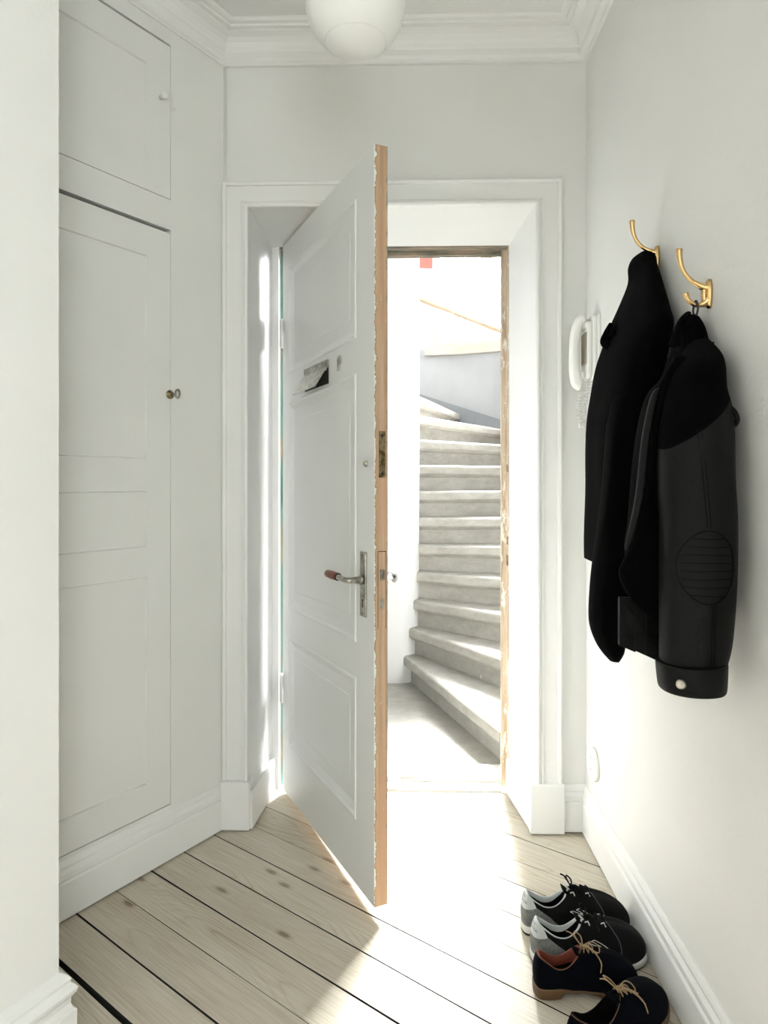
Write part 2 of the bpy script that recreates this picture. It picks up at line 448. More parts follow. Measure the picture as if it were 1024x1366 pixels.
# casing around the doorway (swept frame) ----------------------------
m = MB()
cp = [(0, 0), (0, .020), (.003, .025), (.010, .026), (.014, .023), (.015, .018), (.020, .018), (.021, .021), (.026, .021), (.028, .015), (.074, .015), (.076, .021), (.084, .023), (.089, .020), (.090, 0)]
X0, X1, ZT = -.515, .452, 2.106
path = [(X0, .165), (X0, ZT), (X1, ZT), (X1, .165)]
nrm = [(-1, 0), (-1, 1), (1, 1), (1, 0)]
rings = []
for (px, pz), (nx, nz) in zip(path, nrm):
    rings.append([(px + nx * e, WY - p, pz + nz * e) for e, p in cp])
m.rings(rings, 0, False, True, True, True)
struct(m.build('trim_3', M_trim))
for nm, a, b_, in (('trim_4', -.606, -.508), ('trim_4', .431, .546)):
    m = MB(); m.box(a, b_, WY - .036, WY + .01, .0055, .168)
    struct(m.build(nm, M_trim, bevel=.004))
# splayed linings
m = MB(); m.prism([(-.5145, WY - .02), (-.488, 2.585), (-.5145, 2.585)], 0.006, ZT + .0); 
m.prism([(-.5145, WY - .022), (-.500, WY - .022), (-.474, 2.585), (-.5145, 2.585)], .006, .135)
struct(m.build('trim_5', M_trim))
m = MB(); m.prism([(.4515, WY - .02), (.409, 2.585), (.4515, 2.585)], 0.006, ZT)
m.prism([(.4515, WY - .022), (.436, WY - .022), (.398, 2.585), (.4515, 2.585)], .006, .135)
struct(m.build('trim_5', M_trim))
m = MB()
m.add([(-.5145, WY - .02, ZT + .002), (.4515, WY - .02, ZT + .002), (.4515, 2.585, ZT + .002), (-.5145, 2.585, ZT + .002), (-.5145, 2.585, 2.070), (.4515, 2.585, 2.070)],
      [(0, 1, 2, 3), (0, 4, 5, 1), (4, 3, 2, 5), (0, 3, 4), (1, 5, 2)])
struct(m.build('trim_5', M_trim))
# door frame with rebate
m = MB()
m.box(-.5145, -.463, 2.586, 2.630, .004, 2.107); m.box(.410, .4515, 2.586, 2.630, .004, 2.107); m.box(-.463, .410, 2.586, 2.630, 2.0712, 2.107)
m.box(-.5145, -.446, 2.6302, 2.662, .004, 2.107, 2); m.box(.388, .4515, 2.6302, 2.662, .004, 2.107, 1); m.box(-.446, .388, 2.6302, 2.662, 2.050, 2.107, 3)
m.box(.4070, .4098, 2.5862, 2.630, .03, 2.0710, 1); m.box(-.46, .407, 2.588, 2.630, 2.0668, 2.0710, 3)
struct(m.build('trim_6', [M_trim, M_frame_bare, M_green, M_lintel]))
# strike plate remains on the right jamb
m = MB(); m.box(.4045, .4072, 2.592, 2.618, 1.215, 1.245); m.box(.4045, .4072, 2.592, 2.618, .86, .90); m.box(.4045, .4072, 2.592, 2.618, .94, .97)
struct(m.build('trim_7', M_oldbrass))
# threshold
m = MB(); m.box(-.446, .388, 2.600, 2.662, -.02, .012); m.box(-.514, .451, 2.663, 2.785, -.02, .030)
struct(m.build('trim_8', M_thresh, bevel=.004))

# ------------------------------------------------------------------ cupboards in the left wall
def panel_sheet(mb, w, h, panels, prof, thick, mi=0, edge_mi=None, corners=None):
    """front face in local x (0..w), z (0..h) at y=0, back at y=thick; panels = (x0,x1,z0,z1); prof = (inset, depth)"""
    xs = sorted(set([0, w] + [p[0] for p in panels] + [p[1] for p in panels]))
    zs = sorted(set([0, h] + [p[2] for p in panels] + [p[3] for p in panels]))
    def W(x, y, z):
        if corners:   # warp outline: z as function of x
            zb = corners[0] + (corners[1] - corners[0]) * x / w
            zt = corners[2] + (corners[3] - corners[2]) * x / w
            z = zb + (zt - zb) * z / h
        return (x, y, z)
    def quad(x0, x1, z0, z1, y=0, mi_=mi):
        mb.add([W(x0, y, z0), W(x1, y, z0), W(x1, y, z1), W(x0, y, z1)], [(0, 1, 2, 3)], mi_)
    for side in (0, 1):
        yb = 0 if side == 0 else thick; sg = 1 if side == 0 else -1
        for i in range(len(xs) - 1):
            for j in range(len(zs) - 1):
                cx, cz = (xs[i] + xs[i + 1]) / 2, (zs[j] + zs[j + 1]) / 2
                if any(p[0] < cx < p[1] and p[2] < cz < p[3] for p in panels): continue
                quad(xs[i], xs[i + 1], zs[j], zs[j + 1], yb)
        for (x0, x1, z0, z1) in panels:
            last = None
            for ins, dep in [(0, 0)] + prof:
                r = [W(x0 + ins, yb + dep * sg, z0 + ins), W(x1 - ins, yb + dep * sg, z0 + ins), W(x1 - ins, yb + dep * sg, z1 - ins), W(x0 + ins, yb + dep * sg, z1 - ins)]
                if last: mb.add(last + r, [(a, (a + 1) % 4, 4 + (a + 1) % 4, 4 + a) for a in range(4)], mi)
                last = r
            mb.add(last, [(0, 1, 2, 3)], mi)
    em = mi if edge_mi is None else edge_mi
    mb.add([W(w, 0, 0), W(w, thick, 0), W(w, thick, h), W(w, 0, h)], [(0, 1, 2, 3)], em)
    mb.add([W(0, 0, 0), W(0, thick, 0), W(0, thick, h), W(0, 0, h)], [(0, 1, 2, 3)], mi)
    mb.add([W(0, 0, 0), W(w, 0, 0), W(w, thick, 0), W(0, thick, 0)], [(0, 1, 2, 3)], em)
    mb.add([W(0, 0, h), W(w, 0, h), W(w, thick, h), W(0, thick, h)], [(0, 1, 2, 3)], em)

def cupboard(name, label, s0, s1, z0, z1, panels, gap_top):
    e = empty(name, (CO.x + CD.x * s0, CO.y + CD.y * s0, z0), (0, 0, math.atan2(CD.y, CD.x)))
    tag(e, label, 'cupboard')
    w, h = s1 - s0, z1 - z0
    b = MB(); y0, y1 = sorted((-.03 * ysgn, -.095 * ysgn))
    t = .004
    b.box(t, w - t, *sorted((-.060 * ysgn, -.090 * ysgn)), t, h - t, 0)
    b.build('carcass', M_dark, e)
    d = MB()
    dw, dh = w - .004, h - gap_top - .003
    panel_sheet(d, dw, dh, panels, [(.0025, .0065), (.003, .0065)], .022)
    for i, v in enumerate(d.v): d.v[i] = (v[0] + .0012, (-.001 - v[1]) * ysgn if ysgn > 0 else .001 + v[1], v[2] + .0025)
    do = d.build('door', M_cab, e, merge=True)
    return e, do
PR = [(.004, .004)]
up, upd = cupboard('wall_cupboard', 'small white flush cupboard door with a round knob, high up under the cornice', S0, S1 - .004, 2.060, 2.545,
              [(.087, .46, .098, .385)], .006)
lo_, lod = cupboard('tall_cupboard', 'tall white built-in cupboard with panelled door and key, below the small cupboard', S0, S1 - .004, .168, 1.966,
              [(.087, .46, .093, .720), (.087, .46, .811, .980), (.087, .46, 1.078, 1.693)], .011)
S = ysgn
def disc(mb, c, ax, r, th, n=20, mi=0):
    c = Vector(c); ax = Vector(ax).normalized(); a = ax.orthogonal().normalized(); b = ax.cross(a)
    rs = []
    for d, rr in ((0, r * .98), (th * .6, r), (th, r * .85)):
        rs.append([c + ax * d + a * (math.cos(2 * PI * k / n) * rr) + b * (math.sin(2 * PI * k / n) * rr) for k in range(n)])
    mb.rings(rs, mi, True, True, True, True)
def lathe(mb, c, ax, prof, n=20, mi=0):
    c = Vector(c); ax = Vector(ax).normalized(); a = ax.orthogonal().normalized(); b = ax.cross(a)
    mb.rings([[c + ax * d + a * (math.cos(2 * PI * k / n) * r) + b * (math.sin(2 * PI * k / n) * r) for k in range(n)] for d, r in prof], mi, True, True, True, True)
m = MB(); lathe(m, (.040, 0, .303), (0, S, 0), [(0, .006), (.010, .004), (.014, .009), (.020, .011), (.025, .009), (.028, .004)])
m.build('knob', M_trim, upd)
m = MB(); m.box(-.014, .004, *sorted((0, .008 * S)), .285, .335); m.tube([(-.004, .01 * S, .288), (-.004, .01 * S, .332)], .005)
m.build('latch', M_trim, up)
m = MB(); lathe(m, (.004, 0, 1.283), (0, S, 0), [(0, .014), (.003, .014), (.004, .006), (.012, .006)]); m.build('escutcheon', M_oldbrass, lod)
m = MB()
m.tube([(.004, .0 * S, 1.283), (.004, .030 * S, 1.283)], .003)
ringp = [(.004, .030 * S + .0 * k, 1.283) for k in range(1)]
m.tube([(.004 + .0, (.038 + .010 * math.cos(a)) * S, 1.283 + .014 * math.sin(a)) for a in [2 * PI * k / 24 for k in range(25)]], .0025, 6)
m.tube([(.004 + .008 * math.cos(a), .035 * S, 1.283 + .012 * math.sin(a)) for a in [2 * PI * k / 24 for k in range(25)]], .003, 6)
m.build('key', M_nickel, lod)

# ------------------------------------------------------------------ entrance door
DL = empty('door_1', (-.444, 2.57, 0), (0, 0, math.atan2(-.8937, .4487)))
struct(DL); DL['label'] = 'white panelled entrance door standing open, bare wood along its edge'
LW = .832
d = MB()
panels = [(.072, .710, .185 , .590), (.072, .710, .690, 1.455), (.072, .710, 1.555, 1.952)]
corners = (.016, .037, 2.068, 2.085)
sc = 2.052
panels = [(a, b, c, d_) for a, b, c, d_ in panels]
panel_sheet(d, LW, sc, panels, [(.002, -.003), (.008, -.004), (.012, -.001), (.015, .002), (.030, .010), (.034, .011), (.070, .0105), (.073, .009), (.078, .009)], .040, 0, 1, corners)
leaf = d.build('door_leaf', [M_door, M_bare], DL, merge=True)
# letter slot: opening, hinge plate, lifted flap
m = MB(); m.box(.262, .488, -.0025, .002, 1.487, 1.545)
slot = m.build('mail_slot', M_dark, DL)
m = MB(); m.box(.262, .492, -.006, -.0026, 1.536, 1.562)
for k in range(5):
    a = .285 + k * .043; m.box(a, a + .022, -.008, -.0024, 1.530, 1.540)
for x in (.275, .478): disc(m, (x, -.0055, 1.549), (0, -1, 0), .004, .002)
m.build('hinge_plate', M_nickel, slot)
m = MB()
M4 = Matrix.Translation((.265, -.007, 1.537)) @ Matrix.Rotation(math.radians(-32), 4, 'X')
m.box(0, .222, -.0015, .0015, -.074, 0, 0, M4)
m.build('flap', M_nickel, slot)
# small cover and peep knob
m = MB(); lathe(m, (.582, 0, 1.545), (0, -1, 0), [(0, .014), (.004, .014), (.005, .010)]); m.box(.574, .586, -.006, 0, 1.512, 1.534)
m.build('key_cover', M_nickel, DL)
m = MB(); lathe(m, (.782, 0, 1.228), (0, -1, 0), [(0, .009), (.004, .009), (.009, .005)]); m.build('lock_knob', M_nickel, DL)
# handle
m = MB(); m.box(.747, .785, -.005, -.0002, .806, .985); 
hp = m.build('handle_plate', M_nickel, DL, bevel=.0015)
m = MB(); m.box(.7645, .7675, -.0062, -.0050, .832, .850); disc(m, (.766, -.005, .851), (0, -1, 0), .004, .0013); m.build('keyhole', M_black, hp)
m = MB(); 
for z in (.975, .815): disc(m, (.766, -.005, z), (0, -1, 0), .0035, .0015)
m.build('screw', M_oldbrass, hp)
m = MB(); pth = smooth_path([(.766, -.004, .908), (.766, -.028, .908), (.766, -.045, .908), (.752, -.052, .908), (.722, -.052, .909), (.700, -.052, .910)], 6)
m.tube(pth, [.0095] * 8 + [.008] * (len(pth) - 8), 12); lathe(m, (.766, -.005, .908), (0, -1, 0), [(0, .013), (.008, .013), (.01, .010)])
lev = m.build('lever', M_nickel, hp)
m = MB(); lathe(m, (.704, -.052, .910), (-1, 0, .0), [(0, .0105), (.004, .0115), (.008, .0100)], 16)
lathe(m, (.696, -.052, .910), (-1, 0, .0), [(0, .0095), (.015, .0115), (.05, .012), (.078, .0105), (.082, .006)], 16, 1)
m.build('grip', [M_black, M_grip], hp)
m = MB(); lathe(m, (.766, .040, .908), (0, 1, 0), [(0, .014), (.004, .014), (.006, .008), (.030, .008), (.036, .016), (.048, .018), (.056, .012)])
m.build('outer_knob', M_steel, DL)
# lock parts let into the bare edge
E_ = LW
m = MB(); m.box(E_ - .001, E_ + .0016, .014, .033, 1.190, 1.315, 0)
for z in (1.303, 1.200): disc(m, (E_ + .0015, .0235, z), (1, 0, 0), .004, .0006, 12, 1)
m.box(E_, E_ + .005, .020, .030, 1.236, 1.262, 0)
m.build('rim_lock', [M_oldbrass, M_black], DL)
m = MB(); m.box(E_ - .001, E_ + .0012, .012, .034, .785, .990, 1)
m.box(E_ - .001, E_ + .0008, .0108, .0120, .783, .992, 2); m.box(E_ - .001, E_ + .0008, .034, .0355, .783, .992, 2); m.box(E_ - .001, E_ + .0008, .012, .034, .990, .992, 2)
m.box(E_ - .001, E_ + .006, .017, .029, .915, .942, 0); m.box(E_ - .001, E_ + .0018, .017, .029, .838, .862, 0)
m.build('mortise_lock', [M_nickel, M_bare, M_dark], DL)
for z in (1.690, .345):
    m = MB(); m.tube([(-.010, -.002, z), (-.010, -.002, z + .10)], .0085, 12); m.box(-.020, .020, .0, .003, z + .055, z + .10)
    m.tube([(-.010, -.002, z - .006), (-.010, -.002, z + .106)], .0055, 10)
    m.build('hinge', M_trim, DL)

# ------------------------------------------------------------------ stairwell
SC = Vector((-.025, 4.12)); R0, R1 = .138, 1.85
LAND = 0.0
m = MB(); m.box(-1.75, 2.1, 2.785, 6.2, -.08, 0.0); struct(m.build('floor_landing', M_stone))
# newel wall with rounded end
m = MB()
pts = [(-1.75, SC.y - R0), (SC.x, SC.y - R0)] + [(SC.x + R0 * math.cos(a), SC.y + R0 * math.sin(a)) for a in [math.radians(-90 + 7.5 * k) for k in range(1, 24)]] + [(SC.x, SC.y + R0), (-1.75, SC.y + R0)]
m.prism(pts, -.01, 4.6)
struct(m.build('wall_newel', M_stair_wall))
# outer curved wall with a window opening
def cyl(a, r=R1): return (SC.x + r * math.cos(math.radians(a)), SC.y + r * math.sin(math.radians(a)))
def arc_wall(mb, a0, a1, z0, z1, r=R1, th=.12, mi=0, step=4):
    n = max(1, int(abs(a1 - a0) / step)); A = [a0 + (a1 - a0) * k / n for k in range(n + 1)]
    for k in range(n):
        mb.prism([cyl(A[k], r), cyl(A[k + 1], r), cyl(A[k + 1], r + th), cyl(A[k], r + th)], z0, z1, mi)
WA0, WA1, WZ0, WZ1 = 28.0, 80.3, 2.335, 3.95
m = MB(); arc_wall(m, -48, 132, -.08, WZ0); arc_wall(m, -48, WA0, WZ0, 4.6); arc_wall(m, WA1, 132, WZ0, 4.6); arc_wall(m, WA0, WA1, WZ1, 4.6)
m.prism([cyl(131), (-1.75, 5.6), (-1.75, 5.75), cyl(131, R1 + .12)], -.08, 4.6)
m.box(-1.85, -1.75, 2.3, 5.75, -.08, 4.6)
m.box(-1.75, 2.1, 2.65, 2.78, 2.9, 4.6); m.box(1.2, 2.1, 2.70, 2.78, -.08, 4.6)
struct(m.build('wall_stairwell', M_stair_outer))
m = MB(); m.box(-1.9, 2.2, 2.6, 6.3, 4.6, 4.7); struct(m.build('ceiling_stairwell', M_stair_wall))
def zstep(a): return .16 * (1 + (a + 72) / 14.5)
# grey skirting band that climbs with the treads
m = MB()
A = [58 + 2 * k for k in range(33)]
for k in range(len(A) - 1):
    a, b = A[k], A[k + 1]
    p = [cyl(a, R1 - .012), cyl(b, R1 - .012)]
    za, zb = zstep(a) - .25, zstep(b) - .25; ta, tb = zstep(a) + .06, zstep(b) + .06
    q0, q1 = cyl(a, R1 + .01), cyl(b, R1 + .01)
    m.add([(*p[0], za), (*p[1], zb), (*p[1], tb), (*p[0], ta), (*q0, ta), (*q1, tb)], [(0, 1, 2, 3), (3, 2, 5, 4)])
struct(m.build('baseboard_stairwell', M_stair_grey))
m = MB()
for k in range(8):
    a, b = 80.6 + k * 2, 82.6 + k * 2
    m.add([(*cyl(a, R1 - .004), 3.03 + .006 * k), (*cyl(b, R1 - .004), 3.036 + .006 * k), (*cyl(b, R1 - .004), 3.5), (*cyl(a, R1 - .004), 3.5)], [(0, 1, 2, 3)])
struct(m.build('trim_9', M_redband))
# staircase
ST = empty('staircase', (SC.x + .7, SC.y - .2, 0))
tag(ST, 'winding grey stone staircase beyond the open door, turning around the white newel wall', 'staircase')
for n in range(1, 15):
    a0 = math.radians(-72 + 14.5 * (n - 1)); a1 = math.radians(-72 + 14.5 * n + 16)
    zt = .16 * n
    dr = Vector((math.cos(a0), math.sin(a0))); pd = Vector((-dr.y, dr.x))
    m = MB()
    prof = [(.018, 0), (.008, -.003), (.002, -.009), (0, -.018), (0, -.046), (.002, -.053), (.008, -.058), (.017, -.061), (.020, -.066), (.030, -.068), (.046, -.071), (.049, -.078), (.050, -.16), (.12, -.16), (.12, 0)]
    L0, L1 = R0 - .012, R1 - .015
    if SC.y + dr.y * L1 < 2.80: L1 = (SC.y - 2.80) / -dr.y - .001
    rings = []
    for j in range(9):
        l = L0 + (L1 - L0) * j / 8
        rings.append([(SC.x + dr.x * l + pd.x * p, SC.y + dr.y * l + pd.y * p, zt + z + (noise.noise((l * 4, n * 3, p * 5)) * .002)) for p, z in prof])
    m.rings(rings, 0, False, True, True, True)
    sec_ = [SC + dr * (R0 - .01) + pd * .05]
    for j in range(9):
        a = a0 + (a1 - a0) * j / 8
        u = Vector((math.cos(a), math.sin(a))); L = R1 - .02
        if SC.y + u.y * L < 2.80: L = (SC.y - 2.80) / -u.y - .001
        pp = SC + u * L
        if j == 0: pp = pp + pd * .05
        sec_.append(pp)
    u = Vector((math.cos(a1), math.sin(a1))); sec_.append(SC + u * (R0 - .01))
    m.prism([(p.x, p.y) for p in sec_], zt - .16, zt - .0005)
    o = m.build('step', M_stone, ST)
    o.location = (-ST.location.x, -ST.location.y, 0)
# handrail on brackets
HR = MB()
HR.tube([(*cyl(a, R1 - .075), zstep(a) + .80 + (a - 62) * .0035) for a in [40 + 3 * k for k in range(30)]], .022, 12)
ho = HR.build('handrail', M_railwood)
tag(ho, 'pale wooden handrail running along the curved stairwell wall below the window', 'handrail')
for a in (46, 96):
    m = MB(); z = zstep(a) + .80 + (a - 62) * .0035
    m.tube([(*cyl(a, R1 - .075), z - .02), (*cyl(a, R1 - .07), z - .05), (*cyl(a, R1 + .005), z - .06)], .008)
    m.build('bracket', M_nickel, ho)
# window: frame, mullions, panes, sill
def wpt(a, z, r): return (*cyl(a, r), z)
wf = MB()
for a in (WA0, WA1):
    s_ = 1 if a == WA0 else -1
    wf.prism([cyl(a, R1 + .02), cyl(a + s_ * 1.6, R1 + .02), cyl(a + s_ * 1.6, R1 + .08), cyl(a, R1 + .08)], WZ0, WZ1)
for am in (45.5, 66.2):
    wf.prism([cyl(am - 1.6, R1 + .02), cyl(am + 1.6, R1 + .02), cyl(am + 1.6, R1 + .08), cyl(am - 1.6, R1 + .08)], WZ0, WZ1)
arc_wall(wf, WA0, WA1, WZ0, WZ0 + .05, R1 + .02, .06); arc_wall(wf, WA0, WA1, WZ1 - .05, WZ1, R1 + .02, .06)
wo = struct(wf.build('window_1', M_sill))
for a, b in ((WA0 + 1.6, 43.9), (47.1, 64.6), (67.8, WA1 - 1.6)):
    m = MB(); n = 5
    for k in range(n):
        p, q = a + (b - a) * k / n, a + (b - a) * (k + 1) / n
        m.add([wpt(p, WZ0 + .05, R1 + .05), wpt(q, WZ0 + .05, R1 + .05), wpt(q, WZ1 - .05, R1 + .05), wpt(p, WZ1 - .05, R1 + .05)], [(0, 1, 2, 3)])
    m.build('pane', M_pane, wo, merge=True)
m = MB(); arc_wall(m, WA0 - 2, WA1 + 2.2, WZ0 - .065, WZ0 + .0, R1 - .035, .06); m.build('window_sill', M_sill, wo)

# ------------------------------------------------------------------ pendant lamp
PL = empty('pendant_lamp', (-.109, 1.648, 2.337))
tag(PL, 'round white frosted glass globe lamp hanging from the ceiling', 'lamp')
m = MB(); rr = .121; prof = []
for k in range(0, 25):
    a = -PI / 2 + (PI * .93) * k / 24
    r = rr * math.cos(a); z = rr * math.sin(a)
    if k and k < 24 and abs(r - .072) < .0: pass
    prof.append((z, max(r, .0005)))
lathe(m, (0, 0, 0), (0, 0, 1), prof, 48)
m.build('globe', M_globe, PL)
m = MB(); zr = -math.sqrt(rr ** 2 - .074 ** 2)
m.tube([(.074 * math.cos(a), .074 * math.sin(a), zr - .0005) for a in [2 * PI * k / 60 for k in range(61)]], .0014, 6)
m.build('glass_rim', M_globe, PL)
m = MB(); lathe(m, (0, 0, .112), (0, 0, 1), [(0, .036), (.012, .036), (.02, .03), (.05, .022), (.055, .008), (.20, .008), (.21, .02), (.228, .05), (.2415, .052)], 32)
m.build('lamp_fitting', M_brass, PL)

# ------------------------------------------------------------------ coat hooks
def coat_hook(label, y, zc, s=1.0):
    e = empty('coat_hook', (WX - .0005, y, zc)); tag(e, label, 'coat hook', 'brass coat hooks on the right wall')
    m = MB()   # backplate: tall rounded shield
    ring = []; n = 28
    def sh(d, k): return [(-d, .0115 * k * math.copysign(abs(math.cos(a)) ** .7, math.cos(a)), .030 * k * math.sin(a)) for a in [2 * PI * i / n for i in range(n)]]
    m.rings([sh(0, 1), sh(.004, 1), sh(.008, .85), (sh(.010, .6))], 0, True, True, True, True)
    m.build('backplate', M_brass, e)
    m = MB()
    up = smooth_path([(-.004, 0, .012), (-.014, 0, .014), (-.030, 0, .022), (-.045, 0, .034), (-.056, 0, .052), (-.061, 0, .072), (-.062, 0, .089)], 5)
    nU = len(up); m.tube(up, [.0105 - .006 * min(1, i / (nU * .35)) + (.0025 * max(0, (i / nU - .6) / .4)) for i in range(nU)], 12)
    m.tube([(-.062, 0, .0885), (-.062, 0, .0915), (-.062, 0, .0925)], [.007, .006, .002], 12)
    m.build('upper_prong', M_brass, e)
    m = MB()
    dn = smooth_path([(-.004, 0, -.012), (-.012, 0, -.019), (-.024, 0, -.0225), (-.036, 0, -.019), (-.045, 0, -.010), (-.050, 0, .002)], 5)
    nU = len(dn); m.tube(dn, [.0105 - .006 * min(1, i / (nU * .35)) + (.002 * max(0, (i / nU - .6) / .4)) for i in range(nU)], 12)
    # web joining both prongs at the plate
    m.tube(smooth_path([(-.010, 0, .016), (-.012, 0, .005), (-.012, 0, -.006), (-.010, 0, -.018)], 4), .006, 10)
    m.build('lower_prong', M_brass, e)
    return e
coat_hook('brass double coat hook with the black wool coat on it, further into the hall', 1.672, 1.722)
coat_hook('brass double coat hook with the leather-sleeved jacket on it, nearer the camera', 1.392, 1.558)

# ------------------------------------------------------------------ garments
def garment(mb, secs, n=44, seed=0, fold=.05, k=5, mi=0, power=2.4, cap=True, sub=4, rot=0.0, hem=None):
    """secs: (z, X, Y, a along the wall, b off the wall); smooth closed loft with soft vertical folds"""
    S_ = smooth_path([(s[1], s[2], s[0]) for s in secs], sub)
    AB = smooth_path([(s[3], s[4], 0) for s in secs], sub)
    rings = []
    for (c, ab) in zip(S_, AB):
        r = []
        for i in range(n):
            t = 2 * PI * i / n
            ct, st = math.cos(t), math.sin(t)
            px = math.copysign(abs(ct) ** (2 / power), ct) * ab.x; py = math.copysign(abs(st) ** (2 / power), st) * ab.y
            w = 1 + fold * math.sin(k * t + c.z * 3 + seed) * .5 + fold * 1.2 * noise.noise((ct * 1.6 + seed, st * 1.6, c.z * 5))
            px *= w; py *= w
            if rot: px, py = px * math.cos(rot) - py * math.sin(rot), px * math.sin(rot) + py * math.cos(rot)
            z = c.z + .012 * noise.noise((ct * 2 + seed * 3, st * 2, c.z * 2)) * 0
            X = min(c.x + py, WX - .004); r.append((X, c.y + px, z))
        rings.append(r)
    if cap:
        for e_ in (0, -1):
            c = sum((Vector(p) for p in rings[e_]), Vector()) / n
            inner = [tuple(c.lerp(Vector(p), .5)) for p in rings[e_]]
            if e_ == 0: rings.insert(0, inner)
            else: rings.append(inner)
    mb.rings(rings, mi, True, True, cap, cap)
    return rings

# coat (far one) --------------------------
CT = empty('wool_coat', (.55, 1.68, .97)); tag(CT, 'long black wool coat hanging on the further brass hook', 'coat')
def local(mb, e):
    for i, v in enumerate(mb.v): mb.v[i] = (v[0] - e.location.x, v[1] - e.location.y, v[2] - e.location.z)
m = MB()
garment(m, [(1.731, .590, 1.674, .020, .010), (1.727, .588, 1.675, .040, .019), (1.708, .587, 1.678, .058, .024), (1.679, .592, 1.684, .080, .022), (1.621, .584, 1.673, .112, .035), (1.565, .574, 1.665, .160, .045),
            (1.527, .569, 1.658, .182, .050), (1.47, .559, 1.67, .165, .060), (1.401, .554, 1.70, .155, .065), (1.329, .549, 1.71, .150, .07), (1.22, .549, 1.72, .150, .07),
            (1.073, .549, 1.722, .150, .07), (.978, .549, 1.724, .152, .07)], seed=1.3, fold=.07, k=4)
local(m, CT); m.build('coat_body', M_wool, CT)
m = MB()   # folded collar hanging over
m.tube(smooth_path([(.592, 1.705, 1.722), (.575, 1.70, 1.65), (.548, 1.70, 1.585), (.520, 1.69, 1.53)], 5), [.010 + .0012 * i for i in range(16)], 10, 0, .5)
m.tube(smooth_path([(.600, 1.640, 1.720), (.597, 1.625, 1.66), (.590, 1.60, 1.60), (.578, 1.56, 1.52)], 5), [.009 + .001 * i for i in range(16)], 10, 0, .6)
m.tube(smooth_path([(.520, 1.70, 1.57), (.508, 1.70, 1.545), (.503, 1.70, 1.525), (.515, 1.70, 1.515)], 5), [.006 + .0006 * i for i in range(16)], 10, 0, .8)
local(m, CT); m.build('collar', M_wool, CT)
m = MB()   # sleeve showing under the hem
garment(m, [(1.50, .560, 1.66, .02, .015), (1.44, .548, 1.64, .045, .030), (1.35, .535, 1.615, .060, .045), (1.15, .515, 1.60, .058, .045), (1.0, .500, 1.61, .055, .045), (.92, .494, 1.62, .055, .043), (.85, .487, 1.62, .052, .038), (.81, .492, 1.62, .046, .033), (.78, .499, 1.62, .036, .024), (.757, .504, 1.62, .016, .010)], seed=4, fold=.08, k=3, n=32)
local(m, CT); m.build('sleeve', M_wool, CT)
m = MB(); m.tube(smooth_path([(.602, 1.674, 1.705), (.596, 1.674, 1.694), (.590, 1.674, 1.712), (.596, 1.674, 1.722)], 5), .003, 8); local(m, CT); m.build('hanging_loop', M_wool, CT)

# jacket (near one) -----------------------
JK = empty('leather_jacket', (.55, 1.36, .81)); tag(JK, 'black jacket with leather sleeve and quilted elbow patch on the nearer hook', 'jacket')
m = MB()
garment(m, [(1.519, .594, 1.408, .012, .008), (1.508, .592, 1.408, .030, .014), (1.485, .590, 1.405, .046, .022), (1.442, .585, 1.398, .062, .032), (1.39, .574, 1.368, .085, .045), (1.358, .562, 1.375, .100, .056), (1.298, .560, 1.40, .115, .060),
            (1.212, .558, 1.42, .120, .062), (1.096, .555, 1.43, .125, .064), (1.04, .550, 1.43, .125, .068), (.96, .552, 1.43, .120, .065), (.90, .560, 1.43, .110, .055)], seed=2.2, fold=.06, k=4)
local(m, JK); m.build('jacket_body', M_wool, JK)
# front flap: curved panel in front
def panel(mb, outline, th, seed=0, curve=None, mi=0):
    """soft slab from an outline given as (x, y, z) points; thickness towards +y"""
    n = len(outline); c = sum((Vector(p) for p in outline), Vector()) / n
    R = []
    for dy, k_ in ((0, .0), (-.003, .6), (-.002, .93), (0.002, 1.0), (th, 1.0), (th + .003, .93), (th, 0)):
        ring = []
        for p in outline:
            q = c.lerp(Vector(p), max(k_, .02)); ring.append((q.x, q.y + dy + .006 * noise.noise((q.x * 14 + seed, q.z * 9, seed)), q.z))
        R.append(ring)
    mb.rings(R, mi, True, True, True, True)
m = MB()
fo_ = smooth_path([(.530, 1.30, 1.42), (.492, 1.29, 1.37), (.482, 1.285, 1.335), (.465, 1.28, 1.26), (.453, 1.28, 1.15), (.440, 1.28, 1.08), (.424, 1.285, 1.04), (.412, 1.29, 1.008), (.424, 1.29, .975), (.452, 1.29, .938), (.488, 1.285, .921), (.535, 1.28, .915), (.56, 1.28, 1.05), (.565, 1.28, 1.25), (.56, 1.29, 1.36)], 4, True)
panel(m, fo_, .012, 3); local(m, JK); m.build('front_flap', M_wool, JK)
m = MB()   # leather strip inside of the opening
m.tube(smooth_path([(.486, 1.296, 1.355), (.474, 1.292, 1.335), (.459, 1.290, 1.26), (.447, 1.290, 1.15), (.432, 1.292, 1.08), (.425, 1.296, 1.05)], 5), [.002 + .008 * math.sin(PI * i / 25) ** .5 for i in range(26)], 8, 0, .6)
local(m, JK); m.build('facing', M_leather, JK)
m = MB()   # leather waistband at the back
gl = [(.424, 1.33, .955), (.424, 1.33, .862), (.455, 1.33, .848), (.4552, 1.33, .851), (.490, 1.33, .836), (.510, 1.33, .832), (.545, 1.33, .84), (.545, 1.33, .95)]
R = []
for dy in (0, .012):
    R.append([(p[0], p[1] + dy + .004 * math.sin(p[0] * 60), p[2]) for p in gl])
m.rings(R, 0, False, True, True, True)
m.box(.450, .4525, 1.324, 1.327, .858, .95); m.box(.472, .4745, 1.324, 1.328, .845, .95); m.box(.424, .51, 1.325, 1.328, .885, .888)
local(m, JK); m.build('waistband', M_leather, JK, bevel=.001)
